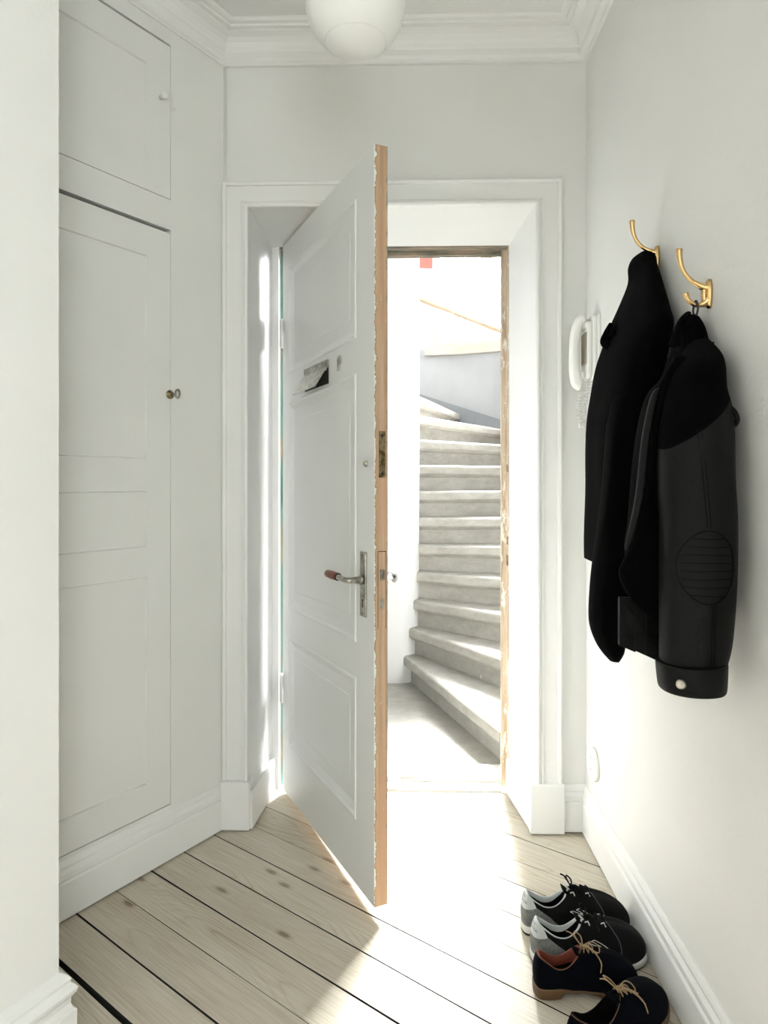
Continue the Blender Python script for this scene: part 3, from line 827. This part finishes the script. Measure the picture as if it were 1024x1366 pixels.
# sleeve
def ssec(z, x0, x1, y): return (z, (x0 + x1) / 2, y, .060 * ((x1 - x0) / .125) ** .5, (x1 - x0) / 2)
sl = [ssec(1.350, .535, .572, 1.275), ssec(1.333, .508, .584, 1.265), ssec(1.311, .492, .590, 1.26), ssec(1.264, .474, .594, 1.25), ssec(1.183, .468, .597, 1.245), ssec(1.102, .468, .598, 1.24), ssec(.994, .468, .595, 1.24), ssec(.90, .469, .588, 1.24), ssec(.856, .469, .579, 1.24)]
full = [(1.455, .588, 1.362, .030, .018), (1.42, .575, 1.325, .055, .032), (1.39, .560, 1.30, .066, .042), ssec(1.350, .500, .600, 1.283), ssec(1.311, .486, .600, 1.262), ssec(1.264, .474, .598, 1.25)] + sl[4:]
m = MB(); garment(m, full, seed=6, fold=.035, k=3, n=64, power=2.1, sub=6)
for part_name, pm, keep in (('sleeve', M_leather, 'low'), ('shoulder', M_wool, 'high')):
    q = MB(); q.v = [tuple(v) for v in m.v]; q.f = [list(f_) for f_ in m.f]; q.m = list(m.m); q.sm = list(m.sm)
    local(q, JK); ob = q.build(part_name, pm, JK)
    bm = bmesh.new(); bm.from_mesh(ob.data)
    co_ = Vector((.472, 1.2, 1.232)) - Vector(JK.location); no_ = Vector((-.75, -.12, 1)).normalized()
    bmesh.ops.bisect_plane(bm, geom=bm.verts[:] + bm.edges[:] + bm.faces[:], dist=1e-5, plane_co=co_, plane_no=no_, clear_outer=keep == 'low', clear_inner=keep == 'high')
    bm.to_mesh(ob.data); bm.free()
m = MB()
garment(m, [(.856, .522, 1.24, .058, .0585), (.85, .5215, 1.24, .060, .0590), (.812, .5225, 1.24, .060, .0560), (.806, .5225, 1.24, .056, .052)], seed=6, fold=.02, k=3, n=48, power=2.1)
local(m, JK); m.build('cuff', M_leather, JK)
m = MB(); lathe(m, (.484, 1.190, .830), (-.35, -.9, 0), [(0, .0085), (.004, .0085), (.006, .006)], 20); local(m, JK); m.build('snap_button', M_nickel, JK)
def on_sleeve(x, z):
    # front (camera side) surface point of the sleeve
    pts = [(s[0], s[1], s[2], s[3], s[4]) for s in sl]; 
    for a, b in zip(pts, pts[1:]):
        if a[0] >= z >= b[0]:
            t = (a[0] - z) / (a[0] - b[0]); c = [a[i] + (b[i] - a[i]) * t for i in range(5)]; break
    else: c = pts[-1] if z < pts[-1][0] else pts[0]
    u = max(-1, min(1, (x - c[1]) / c[4]))
    return (x, c[2] - c[3] * (1 - abs(u) ** 2.1) ** (1 / 2.1) * 1.02 - .0005, z)
m = MB()
ov = [on_sleeve(.527 + .047 * math.cos(a), 1.032 + .063 * math.sin(a)) for a in [2 * PI * k / 48 for k in range(49)]]
m.tube(ov, .0013, 6)
for k in range(1, 9):
    z = 1.032 - .063 + .126 * k / 9; hw = .047 * math.sqrt(max(0, 1 - ((z - 1.032) / .063) ** 2))
    m.tube([on_sleeve(.527 - hw + 2 * hw * j / 12, z + .0007 * math.sin(j * .5 + k)) for j in range(13)], .0009, 5)
local(m, JK); m.build('elbow_patch', M_seam, JK)
def seam(pts, r=.0009):
    m = MB(); m.tube(pts, r, 5); local(m, JK); m.build('seam', M_seam, JK)
for dx in (0, .006):
    seam([on_sleeve(.512 + dx + (1.30 - z) * .06, z) for z in [1.27 - .01 * k for k in range(18)]])
    seam([on_sleeve(.532 + dx, z) for z in [.968 - .01 * k for k in range(12)]])
seam([on_sleeve(x, .860) for x in [.472 + .005 * k for k in range(21)]], .0012)
m = MB(); m.tube(smooth_path([(.560, 1.375, 1.485), (.560, 1.37, 1.43), (.556, 1.36, 1.38), (.545, 1.33, 1.32)], 5), [.012 + .001 * i for i in range(16)], 10, 0, .5)
m.tube(smooth_path([(.600, 1.42, 1.52), (.612, 1.40, 1.46), (.615, 1.38, 1.40), (.612, 1.34, 1.33)], 5), [.008 + .0008 * i for i in range(16)], 10, 0, .5)
m.tube(smooth_path([(.578, 1.385, 1.518), (.566, 1.38, 1.505), (.556, 1.38, 1.48), (.548, 1.38, 1.45)], 5), [.007 + .0006 * i for i in range(16)], 10, 0, .6)
local(m, JK); m.build('collar', M_wool, JK)
m = MB(); lp = smooth_path([(.594, 1.385, 1.512), (.597, 1.385, 1.528), (.596, 1.388, 1.541), (.595, 1.392, 1.5435), (.594, 1.397, 1.538), (.592, 1.396, 1.524), (.592, 1.39, 1.512)], 5)
m.tube(lp, .0022, 8); local(m, JK); m.build('hanging_loop', M_black, JK)
m = MB(); m.tube(smooth_path([(.575, 1.252, 1.325), (.590, 1.236, 1.312), (.596, 1.224, 1.294), (.594, 1.230, 1.280), (.575, 1.252, 1.275)], 5), .0045, 8, 0, 1)
local(m, JK); m.build('strap', M_leather, JK)
m = MB(); m.add([(.604, 1.37, 1.455), (.612, 1.345, 1.452), (.606, 1.35, 1.43), (.602, 1.372, 1.452), (.610, 1.347, 1.449), (.604, 1.352, 1.427)], [(0, 1, 2), (5, 4, 3), (0, 3, 4, 1), (1, 4, 5, 2), (2, 5, 3, 0)])
local(m, JK); m.build('tab', M_leather, JK)

# ------------------------------------------------------------------ intercom phone
PH = empty('intercom_phone', (WX - .0005, 2.19, 1.49)); tag(PH, 'white wall-mounted intercom telephone with its handset, beside the wool coat', 'intercom')
m = MB()
ring0 = []
pr = [(0, .035), (.006, .0), (.19, .0), (.205, .004), (.21, .012)]
def rbox(mb, x0, x1, y0, y1, z0, z1, r, mi=0, taper=0):
    R = []
    n = 6
    def ring(x, ins):
        pts = []
        for cx, cz, a0 in ((y1 - r, z1 - r, 0), (y0 + r, z1 - r, 90), (y0 + r, z0 + r, 180), (y1 - r, z0 + r, 270)):
            for k in range(n):
                a = math.radians(a0 + 90 * k / (n - 1)); pts.append((x, cx + (r - ins) * math.cos(a), cz + (r - ins) * math.sin(a)))
        return pts
    e_ = min(.004, r * .4)
    R = [ring(x0, 0), ring(x1 + e_ if x1 < x0 else x1 - e_, 0), ring(x1, e_)]
    mb.rings(R, mi, True, True, True, True)
rbox(m, 0, -.010, -.048, .046, .004, .216, .012)
rbox(m, -.009, -.024, -.044, .042, .006, .212, .014)
rbox(m, -.023, -.040, -.040, .040, .014, .196, .018)
base = m.build('base', M_phone, PH)
m = MB(); rbox(m, -.0395, -.043, -.036, .024, .060, .160, .006); m.build('cradle', M_phone_dark, PH)
m = MB()
hp_ = smooth_path([(-.040, 0, .203), (-.055, 0, .197), (-.066, 0, .165), (-.071, 0, .12), (-.072, 0, .07), (-.069, 0, .030), (-.062, 0, .004), (-.050, 0, -.004)], 5)
rr_ = []
for i, p in enumerate(hp_):
    t = i / (len(hp_) - 1); rr_.append(.020 + .006 * abs(t - .5) * 2 - (.006 if i in (0, len(hp_) - 1) else 0))
R = []
for i, p in enumerate(hp_):
    t = (hp_[min(i + 1, len(hp_) - 1)] - hp_[max(i - 1, 0)]).normalized(); nrm_ = Vector((t.z, 0, -t.x))
    w = rr_[i]; th = .0135 + .004 * abs(i / (len(hp_) - 1) - .5) * 2
    R.append([p + Vector((0, 1, 0)) * (math.copysign(abs(math.cos(a)) ** .6, math.cos(a)) * w) + nrm_ * (math.copysign(abs(math.sin(a)) ** .6, math.sin(a)) * th) for a in [2 * PI * k / 20 for k in range(20)]])
m.rings(R, 0, True, True, True, True)
lathe(m, (-.030, 0, .188), (-1, 0, .0), [(0, .017), (.008, .019), (.02, .02)], 20); lathe(m, (-.032, 0, .022), (-1, 0, 0), [(0, .018), (.012, .020), (.024, .021)], 20)
m.build('handset', M_phone, PH)
m = MB(); spine = smooth_path([(-.055, 0, .0), (-.052, -.006, -.03), (-.060, -.004, -.06), (-.055, 0, -.095), (-.052, .003, -.125), (-.046, .004, -.138), (-.040, .006, -.11), (-.036, .008, -.07), (-.030, .004, -.03), (-.020, 0, .01)], 26)
cp_ = []
for i, p in enumerate(spine):
    a = i * 1.15; cp_.append(Vector(p) + Vector((.0062 * math.cos(a), .0062 * math.sin(a), 0)))
m.tube(cp_, .0017, 5); m.build('cord', M_phone, PH)

# ------------------------------------------------------------------ wall socket
WSK = empty('wall_socket', (WX - .0005, 2.205, .272)); tag(WSK, 'round white double wall socket above the baseboard near the doorway', 'socket')
m = MB(); n = 36
def so(d, k): return [(-d, .052 * k * math.cos(2 * PI * i / n), .052 * k * math.sin(2 * PI * i / n)) for i in range(n)]
m.rings([so(0, 1), so(.010, 1), so(.015, .94), so(.016, .86), so(.012, .80)], 0, True, True, True, True); m.build('faceplate', M_phone, WSK)
for dz in (-.019, .019):
    m = MB(); lathe(m, (-.0122, 0, dz), (-1, 0, 0), [(0, .017), (.003, .017), (.0031, .0145), (.0005, .014)], 24, 0)
    for dy in (-.0075, .0075): disc(m, (-.0130, dy, dz), (-1, 0, 0), .0022, .0006, 10, 1)
    m.build('outlet', [M_phone, M_dark], WSK)

# ------------------------------------------------------------------ shoes
def f_sneak(nt, b):
    ta = N(nt, 'ShaderNodeAttribute'); ta.attribute_name = 'along'; sa = N(nt, 'ShaderNodeAttribute'); sa.attribute_name = 'height'
    t, v = ta.outputs['Fac'], sa.outputs['Fac']
    lim = mth(nt, 'ADD', .52, mth(nt, 'MULTIPLY', 6, mth(nt, 'MULTIPLY', t, t)))
    q = mth(nt, 'DIVIDE', t, .38)
    lim2 = mth(nt, 'MULTIPLY', .82, mth(nt, 'SUBTRACT', 1, mth(nt, 'POWER', q, 2.4)))
    grey = mth(nt, 'LESS_THAN', v, mth(nt, 'MINIMUM', lim, lim2))
    pale = mth(nt, 'MULTIPLY', mth(nt, 'GREATER_THAN', v, lim), mth(nt, 'LESS_THAN', t, .165))
    n = noise_tex(nt, coords(nt), 120, 3)
    c = mix(nt, grey, (.006, .006, .006), ramp(nt, n, [(.3, (.13, .135, .13)), (.7, (.21, .215, .205))]))
    c = mix(nt, pale, c, (.50, .53, .53)); nt.links.new(c, b.inputs['Base Color'])
    bump(nt, b, noise_tex(nt, coords(nt), 700, 2), .3, .0006)
M_sneak = mat('sneaker_upper', rough=.85, spec=.12, build=f_sneak)
def make_shoe(name, label, heel, toe, kind, mirror=1, lining=None):
    heel = Vector(heel); toe = Vector(toe); dv = toe - heel; L = dv.length
    e = empty(name, (heel.x, heel.y, 0), (0, 0, math.atan2(dv.y, dv.x)))
    snk = kind == 'sneaker'
    tag(e, label, 'sneaker' if snk else 'shoe', 'black and grey sneakers' if snk else 'dark suede lace-up shoes')
    NN = 96; HW = .0495 if snk else .0470
    half = [(0, 0), (.012, .36), (.05, .58), (.14, .68), (.27, .70), (.42, .76), (.58, .93), (.70, 1.0), (.82, .98), (.91, .86), (.97, .60), (.995, .30), (1.0, 0)]
    side = smooth_path([(t * L, w * HW, 0) for t, w in half], 8)
    other = smooth_path([(t * L, -w * HW * (1.03 if .4 < t < .9 else 1), 0) for t, w in half], 8)
    outl = resample(side[:-1] + other[::-1][:-1], NN, True)      # index 0 = heel, NN/2 ~ toe
    for p in outl: p.y += mirror * .008 * math.sin(PI * min(1, p.x / L))
    if snk:
        zs = lambda x: .020 + .006 * max(0, (x / L - .78) / .22) ** 2 * 2 + .004 * (x < .3 * L)
        coll = [(.035, 0, .098), (.045, .30, .097), (.10, .42, .086), (.20, .47, .070), (.30, .46, .070), (.39, .38, .088), (.43, .20, .104), (.46, 0, .100)]
    else:
        zs = lambda x: .024 - .006 * max(0, min(1, (x / L - .22) / .12)) + .010 * max(0, (x / L - .75) / .25) ** 2
        coll = [(.03, 0, .088), (.04, .28, .087), (.10, .42, .078), (.20, .49, .062), (.30, .48, .062), (.40, .38, .078), (.455, .20, .090), (.48, 0, .090)]
    c1 = smooth_path([(t * L, w * HW, z) for t, w, z in coll], 8); c2 = smooth_path([(t * L, -w * HW, z) for t, w, z in coll], 8)
    cr = resample(c1[:-1] + c2[::-1][:-1], NN, True)
    # match parameters: the collar opening spans the same fraction of each half
    for p in cr: p.y += mirror * .008 * math.sin(PI * min(1, p.x / L))
    KS = 14
    def up(i, s, off=0.0):
        i0 = int(math.floor(i)) % NN; i1 = (i0 + 1) % NN; f_ = i - math.floor(i)
        A = outl[i0].lerp(outl[i1], f_); B = cr[i0].lerp(cr[i1], f_)
        t = min(1, A.x / L); kk = .25 + .75 * max(0, min(1, (t - .35) / .5)) ** .8
        h = (1 - kk) * s ** (1.2 if t < .3 else 1.0) + kk * (1 - math.cos(s * PI / 2)); v = (1 - kk) * s + kk * math.sin(s * PI / 2) ** (.85 if t > .6 else 1)
        z0 = zs(A.x); q = Vector((A.x + (B.x - A.x) * h, A.y + (B.y - A.y) * h, z0 + (B.z - z0) * v))
        if t > .5: # toe box lower than instep
            sag = .12 * (t - .5) / .5 * math.sin(PI * v) * (B.z - z0)
            q.z -= sag * .55
        # slight bulge at the heel
        if t < .12: q.x -= .004 * math.sin(PI * s)
        return q
    def upn(i, s):
        a = up(i + .3, s) - up(i - .3, s); b_ = up(i, min(1, s + .02)) - up(i, max(0, s - .02))
        n_ = a.cross(b_).normalized()
        c = Vector((L * .4, 0, .03)); 
        if n_.dot(up(i, s) - c) < 0: n_ = -n_
        return n_
    rings = [[up(i, k / KS) for i in range(NN)] for k in range(KS + 1)]
    def mf(k, i):
        t = outl[i].x / L; s = (k + .5) / KS
        if not snk: return 0
        if t < .30 and (s < .52 + .3 * (.0 if t > .1 else 1) * 0) and s < .62 - .0 * t and t < .30 - .10 * (s / .62): return 1
        if t < .11 and s >= .5: return 2
        return 0
    m = MB(); m.rings(rings, 0, True, True, False, False)
    uo = m.build('upper', M_sneak if snk else M_suede_navy, e)
    at1 = uo.data.attributes.new('along', 'FLOAT', 'POINT'); at2 = uo.data.attributes.new('height', 'FLOAT', 'POINT')
    for k in range(KS + 1):
        for i in range(NN):
            at1.data[k * NN + i].value = outl[i].x / L; at2.data[k * NN + i].value = k / KS
    # lining: from collar inwards
    m = MB(); R = [cr]
    cc = Vector((L * .25, 0, 0))
    def inn(p, k, z): q = Vector((L * .25 + (p.x - L * .25) * k, p.y * k, z)); return q
    R.append([inn(p, .97, p.z + .003) for p in cr]); R.append([inn(p, .90, p.z + .0005) for p in cr]); R.append([inn(p, .87, p.z - .012) for p in cr])
    R.append([inn(p, .90, (p.z + .02) / 2) for p in cr]); R.append([inn(p, .88, .034) for p in cr]); R.append([inn(p, .1, .033) for p in cr])
    m.rings(R, 0, True, True, False, True, (lambda k, i: 0 if k < 3 else (1 if snk else (2 if k >= 4 else 0))))
    m.build('lining', [M_shoe_white if snk else (lining or M_lining_red), M_lining_blk, M_lining_blk], e)
    if not snk:
        m = MB(); m.tube([inn(p, .985, p.z + .001) for p in cr] + [inn(cr[0], .985, cr[0].z + .001)], .0011, 6); m.build('piping', M_sole_tan, e)
    # sole
    def outr(k, z, dx=0): return [Vector((L * .5 + (p.x - L * .5) * k, p.y * (k + (k - 1) * 1.5), z(p.x))) for p in outl]
    m = MB()
    if snk:
        m.rings([outr(1.0, lambda x: .007), outr(1.010, lambda x: .0075 + .004 * max(0, (x / L - .8) / .2)), outr(1.016, lambda x: .015 + .004 * max(0, (x / L - .8) / .2)), outr(1.010, lambda x: zs(x) + .001), outr(.97, lambda x: zs(x) + .001)], 0, True, True, True, True)
        m.build('midsole', M_midsole, e)
        m = MB(); m.rings([outr(.97, lambda x: .0006 + .008 * max(0, (x / L - .8) / .2) ** 2), outr(1.0, lambda x: .002 + .008 * max(0, (x / L - .8) / .2) ** 2), outr(1.012, lambda x: .0065 + .005 * max(0, (x / L - .8) / .2) ** 2), outr(1.0, lambda x: .0075 + .004 * max(0, (x / L - .8) / .2))], 0, True, True, True, True)
        m.build('outsole', M_rubber, e)
    else:
        lift = lambda x: .0006 + .020 * max(0, min(1, (x / L - .22) / .03)) * (1 if x < .55 * L else max(0, 1 - (x / L - .55) / .12)) * .62 + .010 * max(0, (x / L - .78) / .22) ** 2
        m.rings([outr(.985, lift), outr(1.012, lambda x: lift(x) + .002), outr(1.018, lambda x: max(zs(x) - .004, lift(x) + .004)), outr(1.016, lambda x: zs(x) - .001), outr(1.0, lambda x: zs(x) + .0015), outr(.95, lambda x: zs(x) + .0015)], 0, True, True, True, True)
        m.build('sole', M_sole_tan, e)
    # tongue
    m = MB()
    tz = .112 if snk else .098
    tp = [(.52 * L, .085), (.47 * L, .093), (.42 * L, tz - .006), (.385 * L, tz)]
    R = []
    for (x, z), w in zip(tp, (.010, .014, .018, .020)):
        R.append([(x, w * math.cos(a) + mirror * .006, z - .006 + (.005 if snk else .003) * math.sin(a) - .10 * (w * math.cos(a)) ** 2 * 8) for a in [2 * PI * k / 16 for k in range(16)]])
    m.rings(R, 0, True, True, True, True); m.build('tongue', M_lining_blk if snk else M_suede_navy, e)
    # laces
    lc = M_lace_blk if snk else M_lace_tan; lr = .0021 if snk else .0013
    m = MB(); xs = [.47, .52, .57, .62] if snk else [.475, .52, .56]
    def topz(x, y):  # find surface height above (x, y)
        best = .05
        for k in range(KS + 1):
            for p in rings[k]:
                if abs(p.x - x) < .009 and abs(p.y - y) < .009: best = max(best, p.z)
        return best
    y0 = mirror * .007
    for i_, x in enumerate(xs):
        x *= L; w = .013 + .003 * i_ * (1 if snk else .3)
        z = topz(x, y0)
        m.tube(smooth_path([(x, y0 - w, topz(x, y0 - w) - .001), (x + .004, y0, z + .0035), (x + .001, y0 + w, topz(x, y0 + w) - .001)], 5), lr, 6)
        if i_ < len(xs) - 1:
            x2 = xs[i_ + 1] * L
            m.tube(smooth_path([(x, y0 - w, topz(x, y0 - w)), ((x + x2) / 2, y0, topz((x + x2) / 2, y0) + .004), (x2, y0 + w, topz(x2, y0 + w))], 5), lr, 6)
            m.tube(smooth_path([(x, y0 + w, topz(x, y0 + w)), ((x + x2) / 2, y0, topz((x + x2) / 2, y0) + .005), (x2, y0 - w, topz(x2, y0 - w))], 5), lr, 6)
    bx = xs[0] * L; bz = topz(bx, y0) + .005
    loops = [[(0, 0, 0), (-.008, .014, .012), (-.004, .030, .012), (.006, .026, .004), (.003, .006, .002)],
             [(0, 0, 0), (.004, -.014, .012), (.014, -.030, .008), (.020, -.022, .0), (.006, -.004, .002)],
             [(0, 0, 0), (-.010, .010, .014), (-.016, .016, .020), (-.024, .020, .022)],
             [(0, 0, 0), (.010, -.010, .004), (.022, -.024, -.006), (.024, -.040, -.014)],
             [(-.004, -.004, .0), (0, .004, .004), (.004, 0, .0), (0, -.004, -.002)]]
    if not snk: loops += [[(0, 0, 0), (.012, -.014, .006), (.024, -.034, -.010), (.018, -.050, -.022)], [(0, 0, 0), (.018, .002, .008), (.03, -.004, .002), (.026, -.016, -.004), (.008, -.004, 0)]]
    for lpx in loops: m.tube(smooth_path([(bx + a * (1 if snk else 1.25), y0 + b * (1 if snk else 1.15), bz + c) for a, b, c in lpx], 6), lr, 6)
    m.build('laces', lc, e)
    if snk:
        # stitching arc on the toe, outline letter on the side, reflective tabs, printed heel words
        m = MB()
        pts = []
        for k in range(25):
            i = NN * (.355 + .29 * k / 24); w = abs(k / 24 - .5) * 2
            pts.append(up(i, .78 - .55 * w ** 2) + upn(i, .6) * .0008)
        m.tube(pts, .0009, 5); m.build('toe_seam', M_ink, e)
        for sgn in (1, -1):
            m = MB(); c = NN * .325 if sgn > 0 else NN * .675
            def sp(u, v):   # u along shoe, v up on the side
                i = c + sgn * u * .72; return up(i, v) + upn(i, v) * .0012
            path = [(-5.2, .20), (-3.4, .72), (-1.6, .72), (.2, .40), (.9, .72), (3.0, .72), (1.2, .20), (-.7, .20), (-2.4, .50), (-3.4, .20), (-5.2, .20)]
            P = []
            for (u0, v0), (u1, v1) in zip(path, path[1:]):
                for q in range(8): P.append(sp(u0 + (u1 - u0) * q / 8, v0 + (v1 - v0) * q / 8))
            P.append(sp(*path[-1])); m.tube(P, .0009, 5)
            m.build('side_letter', M_refl, e)
        for sgn in (1, -1):
            for x in (.46, .60):
                q = x * L; w = .018; m = MB()
                z = topz(q, y0 + sgn * w); m.tube([(q - .004, y0 + sgn * w, z + .001), (q + .004, y0 + sgn * (w - .002), z + .002), (q + .006, y0 + sgn * (w + .006), z - .003)], .0016, 6)
                m.build('lace_tab', M_refl, e)
        for word, s_c, size in (('new', .86, .0115), ('balance', .70, .0115)):
            cu = bpy.data.curves.new('t', 'FONT'); cu.body = word; cu.size = size * 1.35; cu.align_x = 'CENTER'
            to = bpy.data.objects.new('t', cu); COL.objects.link(to)
            dg = bpy.context.evaluated_depsgraph_get(); dg.update()
            tm = bpy.data.meshes.new_from_object(to.evaluated_get(dg)); bpy.data.objects.remove(to)
            bm = bmesh.new(); bm.from_mesh(tm); bmesh.ops.subdivide_edges(bm, edges=[x for x in bm.edges if x.calc_length() > .003], cuts=2, use_grid_fill=True)
            per = sum((outl[(i + 1) % NN] - outl[i]).length for i in range(-3, 3)) / 6
            perc = sum((cr[(i + 1) % NN] - cr[i]).length for i in range(-3, 3)) / 6
            pp = per * .35 + perc * .65
            for v in bm.verts:
                i = -v.co.x / pp; s_ = s_c + v.co.y / .085
                q = up(i, s_) + upn(i, s_) * .0012; v.co = q
            bm.to_mesh(tm); bm.free(); tm.materials.clear(); tm.materials.append(M_ink)
            tobj = bpy.data.objects.new('heel_print', tm); COL.objects.link(tobj); tobj.parent = e
    return e
make_shoe('sneaker', 'black and grey sneaker furthest from the camera, toe at the baseboard', (.318, 1.803), (.600, 1.812), 'sneaker', 1)
make_shoe('sneaker', 'black sneaker with pale heel tab, between its pair and the suede shoes', (.322, 1.693), (.604, 1.706), 'sneaker', -1)
make_shoe('suede_shoe', 'dark suede shoe showing tan heel and red-brown lining, beside the sneakers', (.308, 1.583), (.550, 1.606), 'oxford', 1)
make_shoe('suede_shoe', 'dark suede shoe nearest the camera, turned diagonally to the baseboard', (.346, 1.392), (.584, 1.558), 'oxford', -1, M_lining_blk)

# ------------------------------------------------------------------ light
sd = bpy.data.lights.new('hazy_sun', 'SUN'); sd.energy = 50; sd.angle = math.radians(25); sd.color = (.99, .985, .98)
so_ = bpy.data.objects.new('hazy_sun', sd); COL.objects.link(so_); so_.location = (3, 8, 6)
so_.rotation_euler = Vector((-math.sin(math.radians(17.5)) * math.cos(math.radians(41)), -math.cos(math.radians(17.5)) * math.cos(math.radians(41)), -math.sin(math.radians(41)))).to_track_quat('-Z', 'Y').to_euler()
w = bpy.data.worlds.new('World'); scene.world = w; w.use_nodes = True
bg = w.node_tree.nodes['Background']; bg.inputs[0].default_value = (.97, .985, 1.0, 1); bg.inputs[1].default_value = 62
pl = bpy.data.lights.new('window_portal', 'AREA'); pl.shape = 'RECTANGLE'; pl.size = 2.1; pl.size_y = 1.75; pl.cycles.is_portal = True
po = bpy.data.objects.new('window_portal', pl); COL.objects.link(po)
pa = math.radians((WA0 + WA1) / 2); po.location = (SC.x + (R1 + .14) * math.cos(pa), SC.y + (R1 + .14) * math.sin(pa), (WZ0 + WZ1) / 2)
po.rotation_euler = Vector((-math.cos(pa), -math.sin(pa), 0)).to_track_quat('-Z', 'Y').to_euler()
# the rear of the hall: closing walls and an added, unseen window frame backed by a glowing fill panel
WL, WR, WB, WT = -3.3, -1.2, .35, 2.4
m = MB(); m.box(-3.9, WX + .15, -3.75, -3.6, -.08, 2.9); struct(m.build('wall_front', M_wall))
m = MB(); m.box(-3.95, -3.8, -3.75, 2.4, -.08, 2.9); m.box(-3.8, -1.75, 2.3, 2.4, -.08, 2.9); struct(m.build('wall_left_far', M_wall))
m = MB()
for bx_ in ((WL, WL + .06, WB, WT), (WR - .06, WR, WB, WT), ((WL + WR) / 2 - .03, (WL + WR) / 2 + .03, WB, WT), (WL, WR, WB, WB + .06), (WL, WR, WT - .06, WT)): m.box(WX + .06, WX + .11, bx_[0], bx_[1], bx_[2], bx_[3])
w2 = struct(m.build('added_window', M_trim))  # added frame round the fill panel, out of view
def f_fill(nt, b):
    b.inputs['Emission Color'].default_value = (.965, .985, 1, 1); b.inputs['Emission Strength'].default_value = FILL
FILL = 12.0
m = MB(); m.box(WX + .13, WX + .14, WL, WR, WB, WT); m.build('fill_panel', mat('fill_panel', (.8, .8, .8), .9, build=f_fill), w2)  # emissive sheet added out of view to brighten the hall

# ------------------------------------------------------------------ camera
cd = bpy.data.cameras.new('Camera'); cam = bpy.data.objects.new('Camera', cd); COL.objects.link(cam)
cd.sensor_fit = 'VERTICAL'; cd.sensor_height = 36; cd.sensor_width = 27; cd.lens = 910 / 1366 * 36
cd.shift_y = -41 / 1366; cd.clip_start = .02
cam.location = (0, 0, 1.18); cam.rotation_euler = (PI / 2, 0, math.atan(22 / 910))
scene.camera = cam
scene.view_settings.view_transform = 'Standard'; scene.view_settings.look = 'None'
scene.view_settings.exposure = 0.06; scene.view_settings.gamma = 1
scene.cycles.use_denoising = True
scene.cycles.max_bounces = 10; scene.cycles.diffuse_bounces = 6
scene.cycles.sample_clamp_indirect = 20
